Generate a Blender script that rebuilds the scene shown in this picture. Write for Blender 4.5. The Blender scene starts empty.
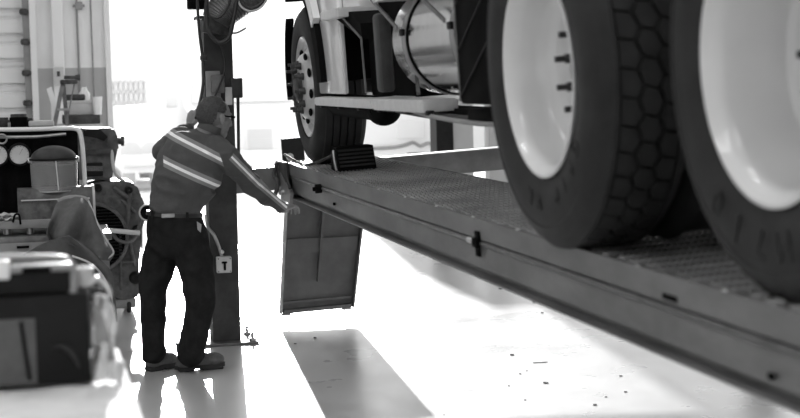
import bpy, bmesh, math, random
from mathutils import Vector, Matrix, Euler, noise

# ------------------------------------------------------------------ camera, sky, sun, exposure
PI = math.pi
R = math.radians
C = bpy.context.scene.collection
SC = bpy.context.scene
CAM_H = 1.60
FPX = 1500.0
YAW, PITCH, ROLL = 13.7, 4.73, 1.2
cam_d = bpy.data.cameras.new('camera')
cam = bpy.data.objects.new('camera', cam_d)
C.objects.link(cam)
SC.camera = cam
CAM_R = Matrix.Rotation(-R(YAW), 3, 'Z') @ Matrix.Rotation(R(90 - PITCH), 3, 'X') @ Matrix.Rotation(-R(ROLL), 3, 'Z')
CAM_P = Vector((0, 0, CAM_H))
cam.matrix_world = Matrix.Translation(CAM_P) @ CAM_R.to_4x4()
cam_d.sensor_width = 36
cam_d.lens = 36 * FPX / 800
cam_d.clip_end = 300
cam_d.dof.use_dof = True
cam_d.dof.focus_distance = 8.7
cam_d.dof.aperture_fstop = 2.8

world = bpy.data.worlds.new('sky')
SC.world = world
world.use_nodes = True
wb = world.node_tree.nodes['Background']
wb.inputs[0].default_value = (1, 1, 1, 1)
wb.inputs[1].default_value = 1.6

sun_d = bpy.data.lights.new('sun', 'SUN')
sun = bpy.data.objects.new('sun', sun_d)
C.objects.link(sun)
sun_d.energy = 7.5
sun_d.angle = R(1.0)
SUN_AZ, SUN_EL = R(6.5), R(17.5)          # azimuth from +Y towards +X
sdir = Vector((math.sin(SUN_AZ) * math.cos(SUN_EL), math.cos(SUN_AZ) * math.cos(SUN_EL), math.sin(SUN_EL)))
sun.rotation_euler = sdir.to_track_quat('Z', 'Y').to_euler()
sun.location = (0, 30, 20)

SC.view_settings.view_transform = 'Standard'
SC.view_settings.look = 'None'
SC.view_settings.gamma = 1
SC.view_settings.exposure = 0.0
SC.view_settings.use_curve_mapping = False
SC.cycles.use_denoising = True
SC.cycles.max_bounces = 8
SC.cycles.diffuse_bounces = 4
SC.cycles.glossy_bounces = 4
SC.cycles.sample_clamp_indirect = 6

# ------------------------------------------------------------------ pixel -> world helpers (800x418 frame)
def ray(px, py):
    return CAM_R @ Vector(((px - 400) / FPX, -(py - 209) / FPX, -1))

def W(px, py, s):
    """point seen at the pixel, at the depth where one metre is s pixels"""
    return CAM_P + ray(px, py) * (FPX / s)

def D_(px, py, d):
    return CAM_P + ray(px, py) * d

def atY(px, py, Y):
    r = ray(px, py)
    return CAM_P + r * (Y / r.y)

def atX(px, py, X):
    r = ray(px, py)
    return CAM_P + r * (X / r.x)

def ground(px, py, z=0.0):
    r = ray(px, py)
    return CAM_P + r * ((z - CAM_H) / r.z)

X0, DECK = 1.57, 1.097
TILT = 3.0
LT = Matrix.Translation((X0, 4.2, DECK)) @ Matrix.Rotation(R(.20), 4, 'X') @ Matrix.Rotation(-R(TILT), 4, 'Y') @ Matrix.Translation((-X0, -4.2, -DECK))
LTI = LT.inverted()
def tY(px, py, Y):
    return LTI @ atY(px, py, Y)

# ------------------------------------------------------------------ materials
def mat(name, col, rough=0.6, metal=0.0, noise_amt=0.0, scale=8.0, bump=0.0, bscale=60.0, col2=None, spec=0.5, coat=0.0, stretch=None, detail=6.0):
    m = bpy.data.materials.new(name)
    m.use_nodes = True
    nt = m.node_tree
    b = nt.nodes['Principled BSDF']
    c = (col, col, col, 1)
    b.inputs['Base Color'].default_value = c
    b.inputs['Roughness'].default_value = rough
    b.inputs['Metallic'].default_value = metal
    b.inputs['Specular IOR Level'].default_value = spec
    b.inputs['Coat Weight'].default_value = coat
    tc = nt.nodes.new('ShaderNodeTexCoord')
    src = tc.outputs['Object']
    if stretch:
        mp = nt.nodes.new('ShaderNodeMapping')
        mp.inputs['Scale'].default_value = stretch
        nt.links.new(src, mp.inputs[0])
        src = mp.outputs[0]
    if noise_amt > 0 or col2 is not None:
        n = nt.nodes.new('ShaderNodeTexNoise')
        n.inputs['Scale'].default_value = scale
        n.inputs['Detail'].default_value = detail
        n.inputs['Roughness'].default_value = 0.6
        nt.links.new(src, n.inputs['Vector'])
        r = nt.nodes.new('ShaderNodeValToRGB')
        lo = col2 if col2 is not None else col * (1 - noise_amt)
        hi = col if col2 is not None else min(1, col * (1 + noise_amt))
        r.color_ramp.elements[0].position = 0.35
        r.color_ramp.elements[1].position = 0.65
        r.color_ramp.elements[0].color = (lo, lo, lo, 1)
        r.color_ramp.elements[1].color = (hi, hi, hi, 1)
        nt.links.new(n.outputs[0], r.inputs[0])
        nt.links.new(r.outputs[0], b.inputs['Base Color'])
    if bump > 0:
        n2 = nt.nodes.new('ShaderNodeTexNoise')
        n2.inputs['Scale'].default_value = bscale
        n2.inputs['Detail'].default_value = 4
        nt.links.new(src, n2.inputs['Vector'])
        bp = nt.nodes.new('ShaderNodeBump')
        bp.inputs['Strength'].default_value = bump
        bp.inputs['Distance'].default_value = 0.01
        nt.links.new(n2.outputs[0], bp.inputs['Height'])
        nt.links.new(bp.outputs[0], b.inputs['Normal'])
    return m

M = {}
M['wall'] = mat('painted_wall', 0.80, 0.7, noise_amt=0.06, scale=1.5)
M['ceiling'] = mat('ceiling_paint', 0.55, 0.8)
M['dark_wall'] = mat('lower_wall_paint', 0.44, 0.6, noise_amt=0.06, scale=2)
M['white'] = mat('white_paint', 0.80, 0.35)
M['truck_white'] = mat('white_truck_paint', 0.82, 0.22, coat=0.5)
M['rim'] = mat('white_rim_paint', 0.72, 0.28, noise_amt=0.03, scale=5, coat=0.3)
M['steer_rim'] = mat('steer_rim_metal', 0.62, 0.3, metal=0.3, noise_amt=0.1, scale=14)
M['rubber'] = mat('tyre_rubber', 0.026, 0.62, spec=.22, noise_amt=0.25, scale=9, bump=0.15, bscale=150)
M['rubber_mark'] = mat('tyre_lettering', 0.006, 0.6)
M['tread'] = mat('tread_rubber', 0.22, 0.6, spec=.4, noise_amt=0.25, scale=30, bump=0.3, bscale=120)
M['black'] = mat('black_plastic', 0.005, 0.7, spec=.03, noise_amt=0.3, scale=10)
M['black_metal'] = mat('black_metal', 0.012, 0.5, spec=.12, noise_amt=0.3, scale=12)
M['post'] = mat('post_paint', 0.035, 0.5, spec=.3, noise_amt=0.3, scale=9, bump=0.1, bscale=30)
M['beam'] = mat('beam_paint', 0.175, 0.42, metal=0.15, noise_amt=0.22, scale=7, bump=0.12, bscale=25, stretch=(1, .35, 1))
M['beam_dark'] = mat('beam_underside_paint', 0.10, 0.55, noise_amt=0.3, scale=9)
M['flap'] = mat('ramp_plate_paint', 0.13, 0.5, metal=0.1, noise_amt=0.2, scale=5, bump=0.1, bscale=30)
M['bright_steel'] = mat('bright_steel', 0.65, 0.3, metal=0.8, noise_amt=0.1, scale=20)
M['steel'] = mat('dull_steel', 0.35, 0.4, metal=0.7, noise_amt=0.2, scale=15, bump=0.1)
M['engine'] = mat('engine_casting', 0.10, 0.55, metal=0.1, spec=.35, noise_amt=0.4, scale=16, bump=0.35, bscale=30)
M['collar'] = mat('shirt_collar', 0.07, 0.85, noise_amt=.1)
M['chrome'] = mat('polished_tank_metal', 0.72, 0.15, metal=1.0, bump=0.06, bscale=5, stretch=(1, 6, 1), noise_amt=0.06, scale=3)
M['step'] = mat('step_aluminium', 0.72, 0.38, metal=0.35, noise_amt=0.06, scale=20)
M['grey'] = mat('grey_paint', 0.25, 0.5, noise_amt=0.12, scale=9)
M['mid'] = mat('mid_grey_metal', 0.14, 0.42, metal=0.4, noise_amt=0.3, scale=10, bump=0.1)
M['dark'] = mat('dark_grease_metal', 0.05, 0.5, metal=0.1, spec=.35, noise_amt=0.5, scale=18, bump=0.4, bscale=35)
M['light'] = mat('light_grey', 0.55, 0.55, noise_amt=0.08, scale=9)
M['rag'] = mat('rag_cloth', 0.30, 0.95, noise_amt=0.12, scale=25, bump=0.3, bscale=200)
M['canvas'] = mat('draped_cloth', 0.11, 0.95, noise_amt=0.12, scale=25, bump=0.4, bscale=260)
M['white_cloth'] = mat('white_cloth', 0.82, 0.9, noise_amt=0.06, scale=12, bump=0.3, bscale=30)
M['case'] = mat('black_case', 0.010, 0.5, spec=.15, noise_amt=0.2, scale=9)
M['case_lid'] = mat('grey_lid', 0.30, 0.45)
M['cable'] = mat('cable_rubber', 0.02, 0.5)
M['pale_cable'] = mat('pale_cable', 0.5, 0.5)
M['skin'] = mat('skin', 0.22, 0.42, noise_amt=0.1, scale=40)
M['hair'] = mat('hair', 0.045, 0.6, noise_amt=0.4, scale=90, bump=0.6, bscale=200)
M['trousers'] = mat('trousers_cloth', 0.016, 0.95, spec=.1, noise_amt=0.25, scale=14, bump=0.5, bscale=16)
M['boot'] = mat('boot_leather', 0.07, 0.55, noise_amt=0.3, scale=30, bump=0.3)
M['belt'] = mat('belt_leather', 0.012, 0.4)
M['glass_clear'] = mat('clear_visor', 0.9, 0.05)
_b = M['glass_clear'].node_tree.nodes['Principled BSDF']
_b.inputs['Transmission Weight'].default_value = 0.85
_b.inputs['IOR'].default_value = 1.1
M['windscreen'] = mat('windscreen_glass', 0.6, 0.1, spec=0.8)
M['outside'] = mat('pale_outside_paint', 0.68, 0.7)
M['outside_white'] = mat('white_outside_paint', 0.76, 0.6)
M['outside_grey'] = mat('outside_grille', 0.58, 0.6)
M['yard'] = mat('yard_concrete', 0.75, 0.8, noise_amt=0.03, scale=0.5)

def floor_mat():
    m = mat('polished_concrete', 0.44, 0.2, noise_amt=0.0)
    nt = m.node_tree
    b = nt.nodes['Principled BSDF']
    tc = nt.nodes.new('ShaderNodeTexCoord')
    def N(scale, det=6, st=None):
        n = nt.nodes.new('ShaderNodeTexNoise')
        n.inputs['Scale'].default_value = scale
        n.inputs['Detail'].default_value = det
        nt.links.new(tc.outputs['Object'], n.inputs['Vector'])
        return n
    a = N(1.3, 8)
    r = nt.nodes.new('ShaderNodeValToRGB')
    r.color_ramp.elements[0].position = .35; r.color_ramp.elements[1].position = .7
    r.color_ramp.elements[0].color = (.47, .47, .47, 1); r.color_ramp.elements[1].color = (.60, .60, .60, 1)
    nt.links.new(a.outputs[0], r.inputs[0]); nt.links.new(r.outputs[0], b.inputs['Base Color'])
    c = N(2.6, 6)
    mr = nt.nodes.new('ShaderNodeMapRange')
    mr.inputs['From Min'].default_value = .3; mr.inputs['From Max'].default_value = .7
    mr.inputs['To Min'].default_value = .24; mr.inputs['To Max'].default_value = .40
    nt.links.new(c.outputs[0], mr.inputs[0]); nt.links.new(mr.outputs[0], b.inputs['Roughness'])
    d = N(9, 5)
    bp = nt.nodes.new('ShaderNodeBump'); bp.inputs['Strength'].default_value = .10; bp.inputs['Distance'].default_value = .006
    nt.links.new(d.outputs[0], bp.inputs['Height']); nt.links.new(bp.outputs[0], b.inputs['Normal'])
    b.inputs['Specular IOR Level'].default_value = .9
    b.inputs['Coat Weight'].default_value = .8
    b.inputs['Coat Roughness'].default_value = .26
    b.inputs['Coat IOR'].default_value = 1.6
    return m
M['floor'] = floor_mat()

def deck_mat():
    """worn bare-metal plate, dirtier in patches"""
    m = mat('tread_plate', 0.3, 0.34, metal=0.6, bump=.2, bscale=50)
    nt = m.node_tree
    b = nt.nodes['Principled BSDF']
    tc = nt.nodes.new('ShaderNodeTexCoord')
    n = nt.nodes.new('ShaderNodeTexNoise'); n.inputs['Scale'].default_value = 2.2; n.inputs['Detail'].default_value = 5
    nt.links.new(tc.outputs['Object'], n.inputs['Vector'])
    r = nt.nodes.new('ShaderNodeValToRGB')
    r.color_ramp.elements[0].position = .35; r.color_ramp.elements[1].position = .65
    r.color_ramp.elements[0].color = (.16, .16, .16, 1); r.color_ramp.elements[1].color = (.42, .42, .42, 1)
    nt.links.new(n.outputs[0], r.inputs[0]); nt.links.new(r.outputs[0], b.inputs['Base Color'])
    return m
M['lozenge'] = mat('worn_lozenge_metal', 0.62, 0.3, metal=0.7, noise_amt=.2, scale=6)
M['deck'] = deck_mat()

# ------------------------------------------------------------------ object helpers
WM = {}
def tag(o, label=None, cat=None, group=None, kind=None):
    if label: o['label'] = label
    if cat: o['category'] = cat
    if group: o['group'] = group
    if kind: o['kind'] = kind
    return o

def link(o, loc, parent=None):
    C.objects.link(o)
    WM[o.name] = Matrix.Translation(loc)
    o.location = loc
    if parent is not None:
        o.parent = parent
        o.matrix_parent_inverse = WM[parent.name].inverted()
    return o

def thing(name, label, cat, loc, group=None, parent=None):
    o = bpy.data.objects.new(name, None)
    o.empty_display_size = 0.1
    link(o, Vector(loc), parent)
    if label: tag(o, label, cat, group)
    return o

def frame_from(axis, up=None):
    z = Vector(axis).normalized()
    u = Vector(up) if up is not None else (Vector((0, 0, 1)) if abs(z.z) < .9 else Vector((0, 1, 0)))
    x = u.cross(z)
    if x.length < 1e-6:
        x = Vector((1, 0, 0)).cross(z)
    x.normalize()
    return x, z.cross(x).normalized(), z

class MB:
    def __init__(s):
        s.bm = bmesh.new()
    def face(s, vs):
        try: return s.bm.faces.new(vs)
        except ValueError: return None
    def box(s, c, size, rot=None, bev=0.0, seg=2):
        m = Matrix.Translation(Vector(c)) @ (rot.to_4x4() if rot is not None else Matrix.Identity(4)) @ Matrix.Diagonal((size[0], size[1], size[2], 1))
        r = bmesh.ops.create_cube(s.bm, size=1, matrix=m)
        if bev > 0:
            vs = set(r['verts'])
            es = [e for e in s.bm.edges if e.verts[0] in vs and e.verts[1] in vs]
            bmesh.ops.bevel(s.bm, geom=es, offset=min(bev, min(size) * .45), segments=seg, affect='EDGES', profile=.5)
        return s
    def span(s, a, b, bev=0.0):
        a, b = Vector(a), Vector(b)
        return s.box((a + b) / 2, (abs(b.x - a.x), abs(b.y - a.y), abs(b.z - a.z)), bev=bev)
    def cone(s, p0, p1, r0, r1=None, n=16, caps=True):
        r1 = r0 if r1 is None else r1
        return s.tube([p0, p1], [r0, r1], n, caps)
    def tube(s, pts, rad, n=10, caps=True, closed=False, smooth=False):
        pts = [Vector(p) for p in pts]
        if smooth and len(pts) > 2:
            pts, rad = catmull(pts, rad, 6, closed)
        if not hasattr(rad, '__len__'): rad = [rad] * len(pts)
        rings = []
        x = None
        L = len(pts)
        for i, p in enumerate(pts):
            if closed: t = pts[(i + 1) % L] - pts[i - 1]
            else: t = pts[min(i + 1, L - 1)] - pts[max(i - 1, 0)]
            t.normalize()
            if x is None: x, y, _ = frame_from(t)
            else:
                x = (x - t * x.dot(t)).normalized()
            y = t.cross(x)
            rings.append([s.bm.verts.new(p + (x * math.cos(2 * PI * k / n) + y * math.sin(2 * PI * k / n)) * rad[i]) for k in range(n)])
        for i in range(L if closed else L - 1):
            a, b = rings[i], rings[(i + 1) % L]
            for k in range(n):
                s.face((a[k], a[(k + 1) % n], b[(k + 1) % n], b[k]))
        if caps and not closed:
            s.face(list(reversed(rings[0]))); s.face(rings[-1])
        return s
    def bar(s, p0, p1, w, h, up=None, bev=0):
        p0, p1 = Vector(p0), Vector(p1)
        x, y, z = frame_from(p1 - p0, up)
        rot = Matrix((x, y, z)).transposed()
        return s.box((p0 + p1) / 2, (w, h, (p1 - p0).length), rot, bev)
    def lathe(s, prof, origin, axis, n=64, closed=False):
        """prof: (along axis, radius)"""
        x, y, z = frame_from(axis)
        o = Vector(origin)
        rings = []
        for (a, r) in prof:
            if r < 1e-5: rings.append([s.bm.verts.new(o + z * a)])
            else: rings.append([s.bm.verts.new(o + z * a + (x * math.cos(2 * PI * k / n) + y * math.sin(2 * PI * k / n)) * r) for k in range(n)])
        L = len(rings)
        for i in range(L if closed else L - 1):
            a, b = rings[i], rings[(i + 1) % L]
            for k in range(n):
                k2 = (k + 1) % n
                if len(a) == 1 and len(b) == 1: continue
                if len(a) == 1: s.face((a[0], b[k2], b[k]))
                elif len(b) == 1: s.face((a[k], a[k2], b[0]))
                else: s.face((a[k], a[k2], b[k2], b[k]))
        return s
    def prism(s, poly, d):
        """poly: list of points, extruded by vector d"""
        d = Vector(d)
        a = [s.bm.verts.new(Vector(p)) for p in poly]
        b = [s.bm.verts.new(Vector(p) + d) for p in poly]
        n = len(poly)
        s.face(a); s.face(list(reversed(b)))
        for i in range(n):
            s.face((a[i], b[i], b[(i + 1) % n], a[(i + 1) % n]))
        return s
    def ball(s, c, r, rot=None, u=16, v=12):
        r = r if hasattr(r, '__len__') else (r, r, r)
        m = Matrix.Translation(Vector(c)) @ (rot.to_4x4() if rot is not None else Matrix.Identity(4)) @ Matrix.Diagonal((r[0], r[1], r[2], 1))
        bmesh.ops.create_uvsphere(s.bm, u_segments=u, v_segments=v, radius=1, matrix=m)
        return s
    def grid(s, f, nu, nv):
        g = [[s.bm.verts.new(Vector(f(i / nu, j / nv))) for j in range(nv + 1)] for i in range(nu + 1)]
        for i in range(nu):
            for j in range(nv):
                s.face((g[i][j], g[i + 1][j], g[i + 1][j + 1], g[i][j + 1]))
        return s
    def loft(s, secs, n=24):
        """secs: (centre, u vector, v vector)"""
        rings = []
        for c, u, v in secs:
            rings.append([s.bm.verts.new(Vector(c) + Vector(u) * math.cos(2 * PI * k / n) + Vector(v) * math.sin(2 * PI * k / n)) for k in range(n)])
        for a, b in zip(rings, rings[1:]):
            for k in range(n): s.face((a[k], a[(k + 1) % n], b[(k + 1) % n], b[k]))
        s.face(list(reversed(rings[0]))); s.face(rings[-1])
        return s
    def build(s, name, m, parent=None, tilt=False, smooth=35, solid=0.0, remesh=0.0, relax=0, subsurf=0, origin=None):
        bm = s.bm
        if tilt: bm.transform(LT)
        bmesh.ops.recalc_face_normals(bm, faces=bm.faces[:])
        me = bpy.data.meshes.new(name)
        vs = [v.co for v in bm.verts]
        lo = Vector((min(v.x for v in vs), min(v.y for v in vs), min(v.z for v in vs)))
        hi = Vector((max(v.x for v in vs), max(v.y for v in vs), max(v.z for v in vs)))
        c = (lo + hi) / 2 if origin is None else Vector(origin)
        bm.transform(Matrix.Translation(-c))
        bm.to_mesh(me); bm.free()
        o = bpy.data.objects.new(name, me)
        if not isinstance(m, (list, tuple)): m = [m]
        if remesh or solid or subsurf:
            if remesh:
                md = o.modifiers.new('r', 'REMESH'); md.mode = 'VOXEL'; md.voxel_size = remesh; md.use_smooth_shade = True
                if relax:
                    md = o.modifiers.new('s', 'SMOOTH'); md.factor = .5; md.iterations = relax
            if subsurf:
                md = o.modifiers.new('b', 'SUBSURF'); md.levels = subsurf; md.render_levels = subsurf
            if solid:
                md = o.modifiers.new('t', 'SOLIDIFY'); md.thickness = solid; md.offset = 0
            C.objects.link(o)
            dg = bpy.context.evaluated_depsgraph_get()
            me2 = bpy.data.meshes.new_from_object(o.evaluated_get(dg))
            C.objects.unlink(o)
            nm = me.name
            bpy.data.objects.remove(o); bpy.data.meshes.remove(me)
            me = me2; me.name = nm
            o = bpy.data.objects.new(name, me)
        me.materials.clear()
        for q in m: me.materials.append(q)
        if smooth:
            me.polygons.foreach_set('use_smooth', [True] * len(me.polygons))
            if not remesh: me.set_sharp_from_angle(angle=R(smooth))
        link(o, c, parent)
        return o

def catmull(pts, rad, k, closed=False):
    L = len(pts)
    rl = rad if hasattr(rad, '__len__') else [rad] * L
    out, ro = [], []
    rng = range(L if closed else L - 1)
    for i in rng:
        if closed: p = [pts[(i + j) % L] for j in (-1, 0, 1, 2)]
        else: p = [pts[max(i - 1, 0)], pts[i], pts[i + 1], pts[min(i + 2, L - 1)]]
        r0, r1 = rl[i], rl[(i + 1) % L]
        for j in range(k):
            t = j / k
            out.append(.5 * ((2 * p[1]) + (p[2] - p[0]) * t + (2 * p[0] - 5 * p[1] + 4 * p[2] - p[3]) * t * t + (3 * p[1] - p[0] - 3 * p[2] + p[3]) * t ** 3))
            ro.append(r0 + (r1 - r0) * t)
    if not closed:
        out.append(pts[-1]); ro.append(rl[-1])
    return out, ro

def struct(o, kind='structure'):
    o['kind'] = kind
    return o

def text_mesh(body, size, depth, name, m, matrix, parent, font_extrude=True):
    cu = bpy.data.curves.new(name, 'FONT')
    cu.body = body; cu.size = size; cu.extrude = depth; cu.align_x = 'CENTER'; cu.align_y = 'CENTER'
    t = bpy.data.objects.new(name, cu)
    C.objects.link(t)
    dg = bpy.context.evaluated_depsgraph_get()
    me = bpy.data.meshes.new_from_object(t.evaluated_get(dg))
    C.objects.unlink(t); bpy.data.objects.remove(t)
    bm = bmesh.new(); bm.from_mesh(me); bm.transform(matrix)
    return bm

# ------------------------------------------------------------------ unseen ceiling lamps added to fill the interior (area lights in housings)
YW = 15.0
CEIL = 7.2
def add_fill_lamp(x, y, power, where):
    t = thing('added_fill_light', 'added long ceiling fill light ' + where, 'added fill light', (x, y, CEIL - .1), 'added fill lights over the workshop')
    MB().box((x, y, CEIL - .09), (.36, 2.4, .12), bev=.02).build('housing', M['light'], t)
    l = bpy.data.lights.new('fill_lamp', 'AREA'); l.shape = 'RECTANGLE'; l.size = .3; l.size_y = 2.3; l.energy = power
    o = bpy.data.objects.new('fill_lamp', l); link(o, Vector((x, y, CEIL - .17)), t)
FILL_W = 60
for lx, ly, wh in ((-2.6, 1.5, 'over the near end of the left aisle'), (-2.6, 6.5, 'over the middle of the left aisle'), (0.8, 0.5, 'over the near end of the lift'), (0.8, 5.5, 'over the floor before the leaning man'), (6.8, 3.0, 'over the far side of the truck'), (-3.2, 12.2, 'close to the roll-up door')):
    add_fill_lamp(lx, ly, FILL_W, wh)

# ------------------------------------------------------------------ setting
XL, XR, YR = -6.5, 9.5, -5.0
struct(MB().span((XL, YR, -.3), (XR, YW + .3, 0)).build('floor', M['floor'], smooth=0))
struct(MB().span((XL, YR, CEIL), (XR, YW + .3, CEIL + .2)).build('ceiling', M['ceiling'], smooth=0))
struct(MB().span((XL - .2, YR, 0), (XL, YW, CEIL)).build('wall_left', M['wall'], smooth=0))
b = MB().span((XR, YR, 4.6), (XR + .2, YW, CEIL)).span((XR, YR, 0), (XR + .2, -1.5, 4.6)).span((XR, 10.5, 0), (XR + .2, YW, 4.6))
struct(b.build('wall_right', M['wall'], smooth=0))      # side bay door stands open
struct(MB().span((XL, YR - .2, 3.4), (XR, YR, CEIL)).build('wall_rear', M['wall'], smooth=0))
JL = atY(105.5, 60, YW).x            # left jamb of the big opening
DR = atY(33, 60, YW).x               # right edge of the roll-up door
JM = atY(436, 130, YW).x             # column between the bays
JM2 = atY(453, 130, YW).x
PZ = atY(70, 68, YW).z               # height of the two-tone line
HEAD = 6.9
b = MB()
b.span((DR, YW, PZ), (JL, YW + .25, CEIL))
b.span((XL, YW, 5.0), (DR, YW + .25, CEIL))
b.span((JL, YW, HEAD), (XR, YW + .25, CEIL))
bw = struct(b.build('wall_back', M['wall'], smooth=0))
lw = MB().span((DR, YW - .001, 0), (JL, YW + .25, PZ)).build('painted_dado', M['dark_wall'], bw, smooth=0)
MB().span((JL, YW - .06, 0), (JL + .05, YW + .25, HEAD)).build('pale_jamb', M['white'], bw, smooth=0)
struct(MB().span((JM, YW - .02, 0), (JM2, YW + .25, HEAD), bev=.01).build('trim_1', M['black_metal'], smooth=0))
# partition to the right of the column
pA, pB = atY(455, 130, YW + .1).x, atY(471, 130, YW + .1).x
struct(MB().span((JM2, YW + .02, 0), (pB, YW + .2, HEAD)).build('wall_partition', M['dark_wall'], smooth=0))
pC, pD = atY(487, 130, YW + .1).x, atY(499, 130, YW + .1).x
struct(MB().span((pC, YW + .02, 0), (pD + .1, YW + .2, HEAD)).build('trim_2', M['dark_wall'], smooth=0))

# roll-up door with slats, guide rail and rollers
dz = []
b = MB()
nsl = 56
zz = 0
pr = []
sl = 5.0 / nsl * 2
k = 0
while zz < 5.0:
    hh = .165 if k % 2 == 0 else .075
    pr += [(YW + .10, zz + .006), (YW + (.055 if k % 2 == 0 else .085), zz + .02), (YW + (.055 if k % 2 == 0 else .085), zz + hh - .02), (YW + .10, zz + hh - .006)]
    zz += hh; k += 1
poly = [Vector((XL, y, z)) for y, z in pr] + [Vector((XL, YW + .16, zz)), Vector((XL, YW + .16, 0))]
b.prism(poly, (DR - .08 - XL, 0, 0))
door = struct(b.build('door_1', M['wall'], smooth=0))
b = MB(); b.span((DR - .085, YW - .03, 0), (DR - .02, YW + .14, 5.0)); b.build('guide_rail', M['grey'], door, smooth=0)
b = MB()
for py in (12, 42, 73, 103, 133):
    z = atY(30, py, YW).z
    b.box((DR - .07, YW - .05, z), (.07, .05, .06), bev=.01)
    b.cone((DR - .11, YW - .05, z), (DR - .02, YW - .05, z), .018)
b.build('rollers', M['dark'], door)
struct(MB().span((DR - .02, YW - .05, 0), (DR + .04, YW + .02, 5.0)).build('trim_3', M['white'], smooth=0))
# wall services between door and opening
x1 = atY(58.5, 60, YW).x
b = MB().span((x1 - .055, YW - .1, .002), (x1 + .055, YW - .006, CEIL - .01), bev=.01)
tag(b.build('downpipe', M['white'], smooth=0), 'tall square pale duct running up the two-tone wall', 'duct')
sw = thing('wall_switch', 'small pale switch panel on the duct, just under the paint line', 'switch', atY(58.5, 76, YW - .11))
p = atY(58.5, 76, YW - .11); MB().box((p.x, YW - .12, p.z), (.10, .04, .17), bev=.008).build('plate', M['light'], sw); MB().box((p.x, YW - .145, p.z + .02), (.03, .02, .05), bev=.004).build('toggle', M['dark'], sw)
for px, w, lab in ((78.5, .011, 'dark conduit with a junction box running down the wall'), (92.5, .008, 'thin conduit on the wall nearest the bay opening')):
    x = atY(px, 60, YW).x
    p = atY(px, 6, YW)
    t = thing('electrical_conduit', lab, 'conduit', (x, YW - .03, 0))
    MB().tube([(x, YW - .03, 0.05), (x, YW - .03, CEIL - .02)], w, 8).build('pipe', M['grey'], t)
    if w > .01:
        MB().box((p.x, YW - .05, p.z), (.07, .06, .08), bev=.01).build('junction_box', M['grey'], t)
        for dx in (-.04, .04): MB().cone((p.x + dx * .8, YW - .04, p.z), (p.x + dx * 1.4, YW - .04, p.z), .012).build('fitting', M['grey'], t)

# ------------------------------------------------------------------ outside
struct(MB().span((-60, YW + .3, -.3), (80, 120, -.02)).build('ground', M['yard'], smooth=0))
# far building with a big gridded window
YB = 46.0
bl = thing('far_building', 'pale building with a gridded window across the bright yard', 'building', (atY(120, 90, YB).x, YB, 0))
z1 = atY(120, 60, YB).z
MB().span((-30, YB, -.02), (atY(165, 90, YB).x, YB + 6, z1 + 6)).build('wall', M['outside_white'], bl, smooth=0)
wa, wb_ = atY(110.5, 81.5, YB - .1), atY(146.5, 113, YB - .1)
b = MB().span((wa.x, YB - .05, wb_.z), (wb_.x, YB + .02, wa.z)); wn = b.build('window', M['outside'], bl, smooth=0)
b = MB()
for i in range(8):
    x = wa.x + (wb_.x - wa.x) * i / 7; b.box((x, YB - .1, (wa.z + wb_.z) / 2), (.05, .1, wa.z - wb_.z))
for j in range(4):
    z = wb_.z + (wa.z - wb_.z) * j / 3; b.box(((wa.x + wb_.x) / 2, YB - .1, z), (wb_.x - wa.x, .1, .05))
b.build('glazing_bars', M['outside_white'], wn, smooth=0)
for px, y0, hgt, lab in ((165.5, 30, 0, 'taller of two thin poles in the yard'), (182.5, 46, 0, 'shorter thin pole in the yard, beside the taller one')):
    p = atY(px, y0, 38)
    MBx = MB().tube([(p.x, 38, -.02), (p.x, 38, p.z)], [.045, .03], 8)
    tag(MBx.build('yard_pole', M['outside_grey'], smooth=40), lab, 'pole')

def yard_truck():
    Y = 27.0
    P = lambda x, y: atY(x, y, Y)
    cx = P(246, 120).x
    t = thing('parked_truck', 'white truck facing the bay, parked out in the glare behind the post', 'truck', (cx, Y, 0))
    a, c = P(182, 76), P(300, 168)
    hw = (c.x - a.x) / 2; x0 = a.x + hw
    zt, zb = a.z + .25, .0
    # body: side profile extruded across
    def prof(dy, dz): return (dy, dz)
    zws = P(240, 106).z; zh = P(240, 118).z; zbm = P(240, 150).z
    poly = [(-1.2, zbm), (-1.2, zh), (-.9, zh + .12), (-.15, zws), (.25, zt - .08), (.5, zt), (5.5, zt), (5.5, .45), (-1.1, .45)]
    pts = [Vector((x0 - hw, Y + u, v)) for u, v in poly]
    b = MB().prism(pts, (2 * hw, 0, 0))
    b.build('body', M['outside_white'], t, smooth=0)
    ws = [Vector((x0 - hw * .86, Y - .13, zws + .06)), Vector((x0 + hw * .86, Y - .13, zws + .06)), Vector((x0 + hw * .78, Y + .20, zt - .16)), Vector((x0 - hw * .78, Y + .20, zt - .16))]
    MB().prism(ws, (0, -.06, .02)).build('windscreen', M['outside'], t, smooth=0)
    g0, g1 = P(236, 127), P(263, 148)
    b = MB().span((g0.x, Y - 1.3, g1.z), (g1.x, Y - 1.15, g0.z)); g = b.build('grille', M['outside_white'], t, smooth=0)
    b = MB()
    for i in range(9):
        z = g1.z + (g0.z - g1.z) * (i + .5) / 9
        b.box(((g0.x + g1.x) / 2, Y - 1.32, z), (g1.x - g0.x - .06, .03, .035))
    b.build('grille_slats', M['outside_grey'], g, smooth=0)
    for sx in (-1, 1):
        MB().box((x0 + sx * hw * .78, Y - 1.24, zh - .42), (.34, .12, .22), bev=.04).build('headlamp', M['outside'], t)
        MB().box((x0 + sx * (hw + .22), Y - .2, zws + .25), (.2, .1, .5), bev=.04).build('mirror', M['outside'], t)
        b = MB().lathe([(-.14, 0), (-.14, .3), (-.14, .5), (.14, .5), (.14, 0)], (x0 + sx * (hw - .2), Y, .48), (1, 0, 0), 32); b.build('wheel', M['outside_grey'], t)
    MB().box((x0, Y - 1.35, zbm - .12), (2 * hw + .1, .3, .34), bev=.06).build('bumper', M['outside'], t)
yard_truck()

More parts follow.
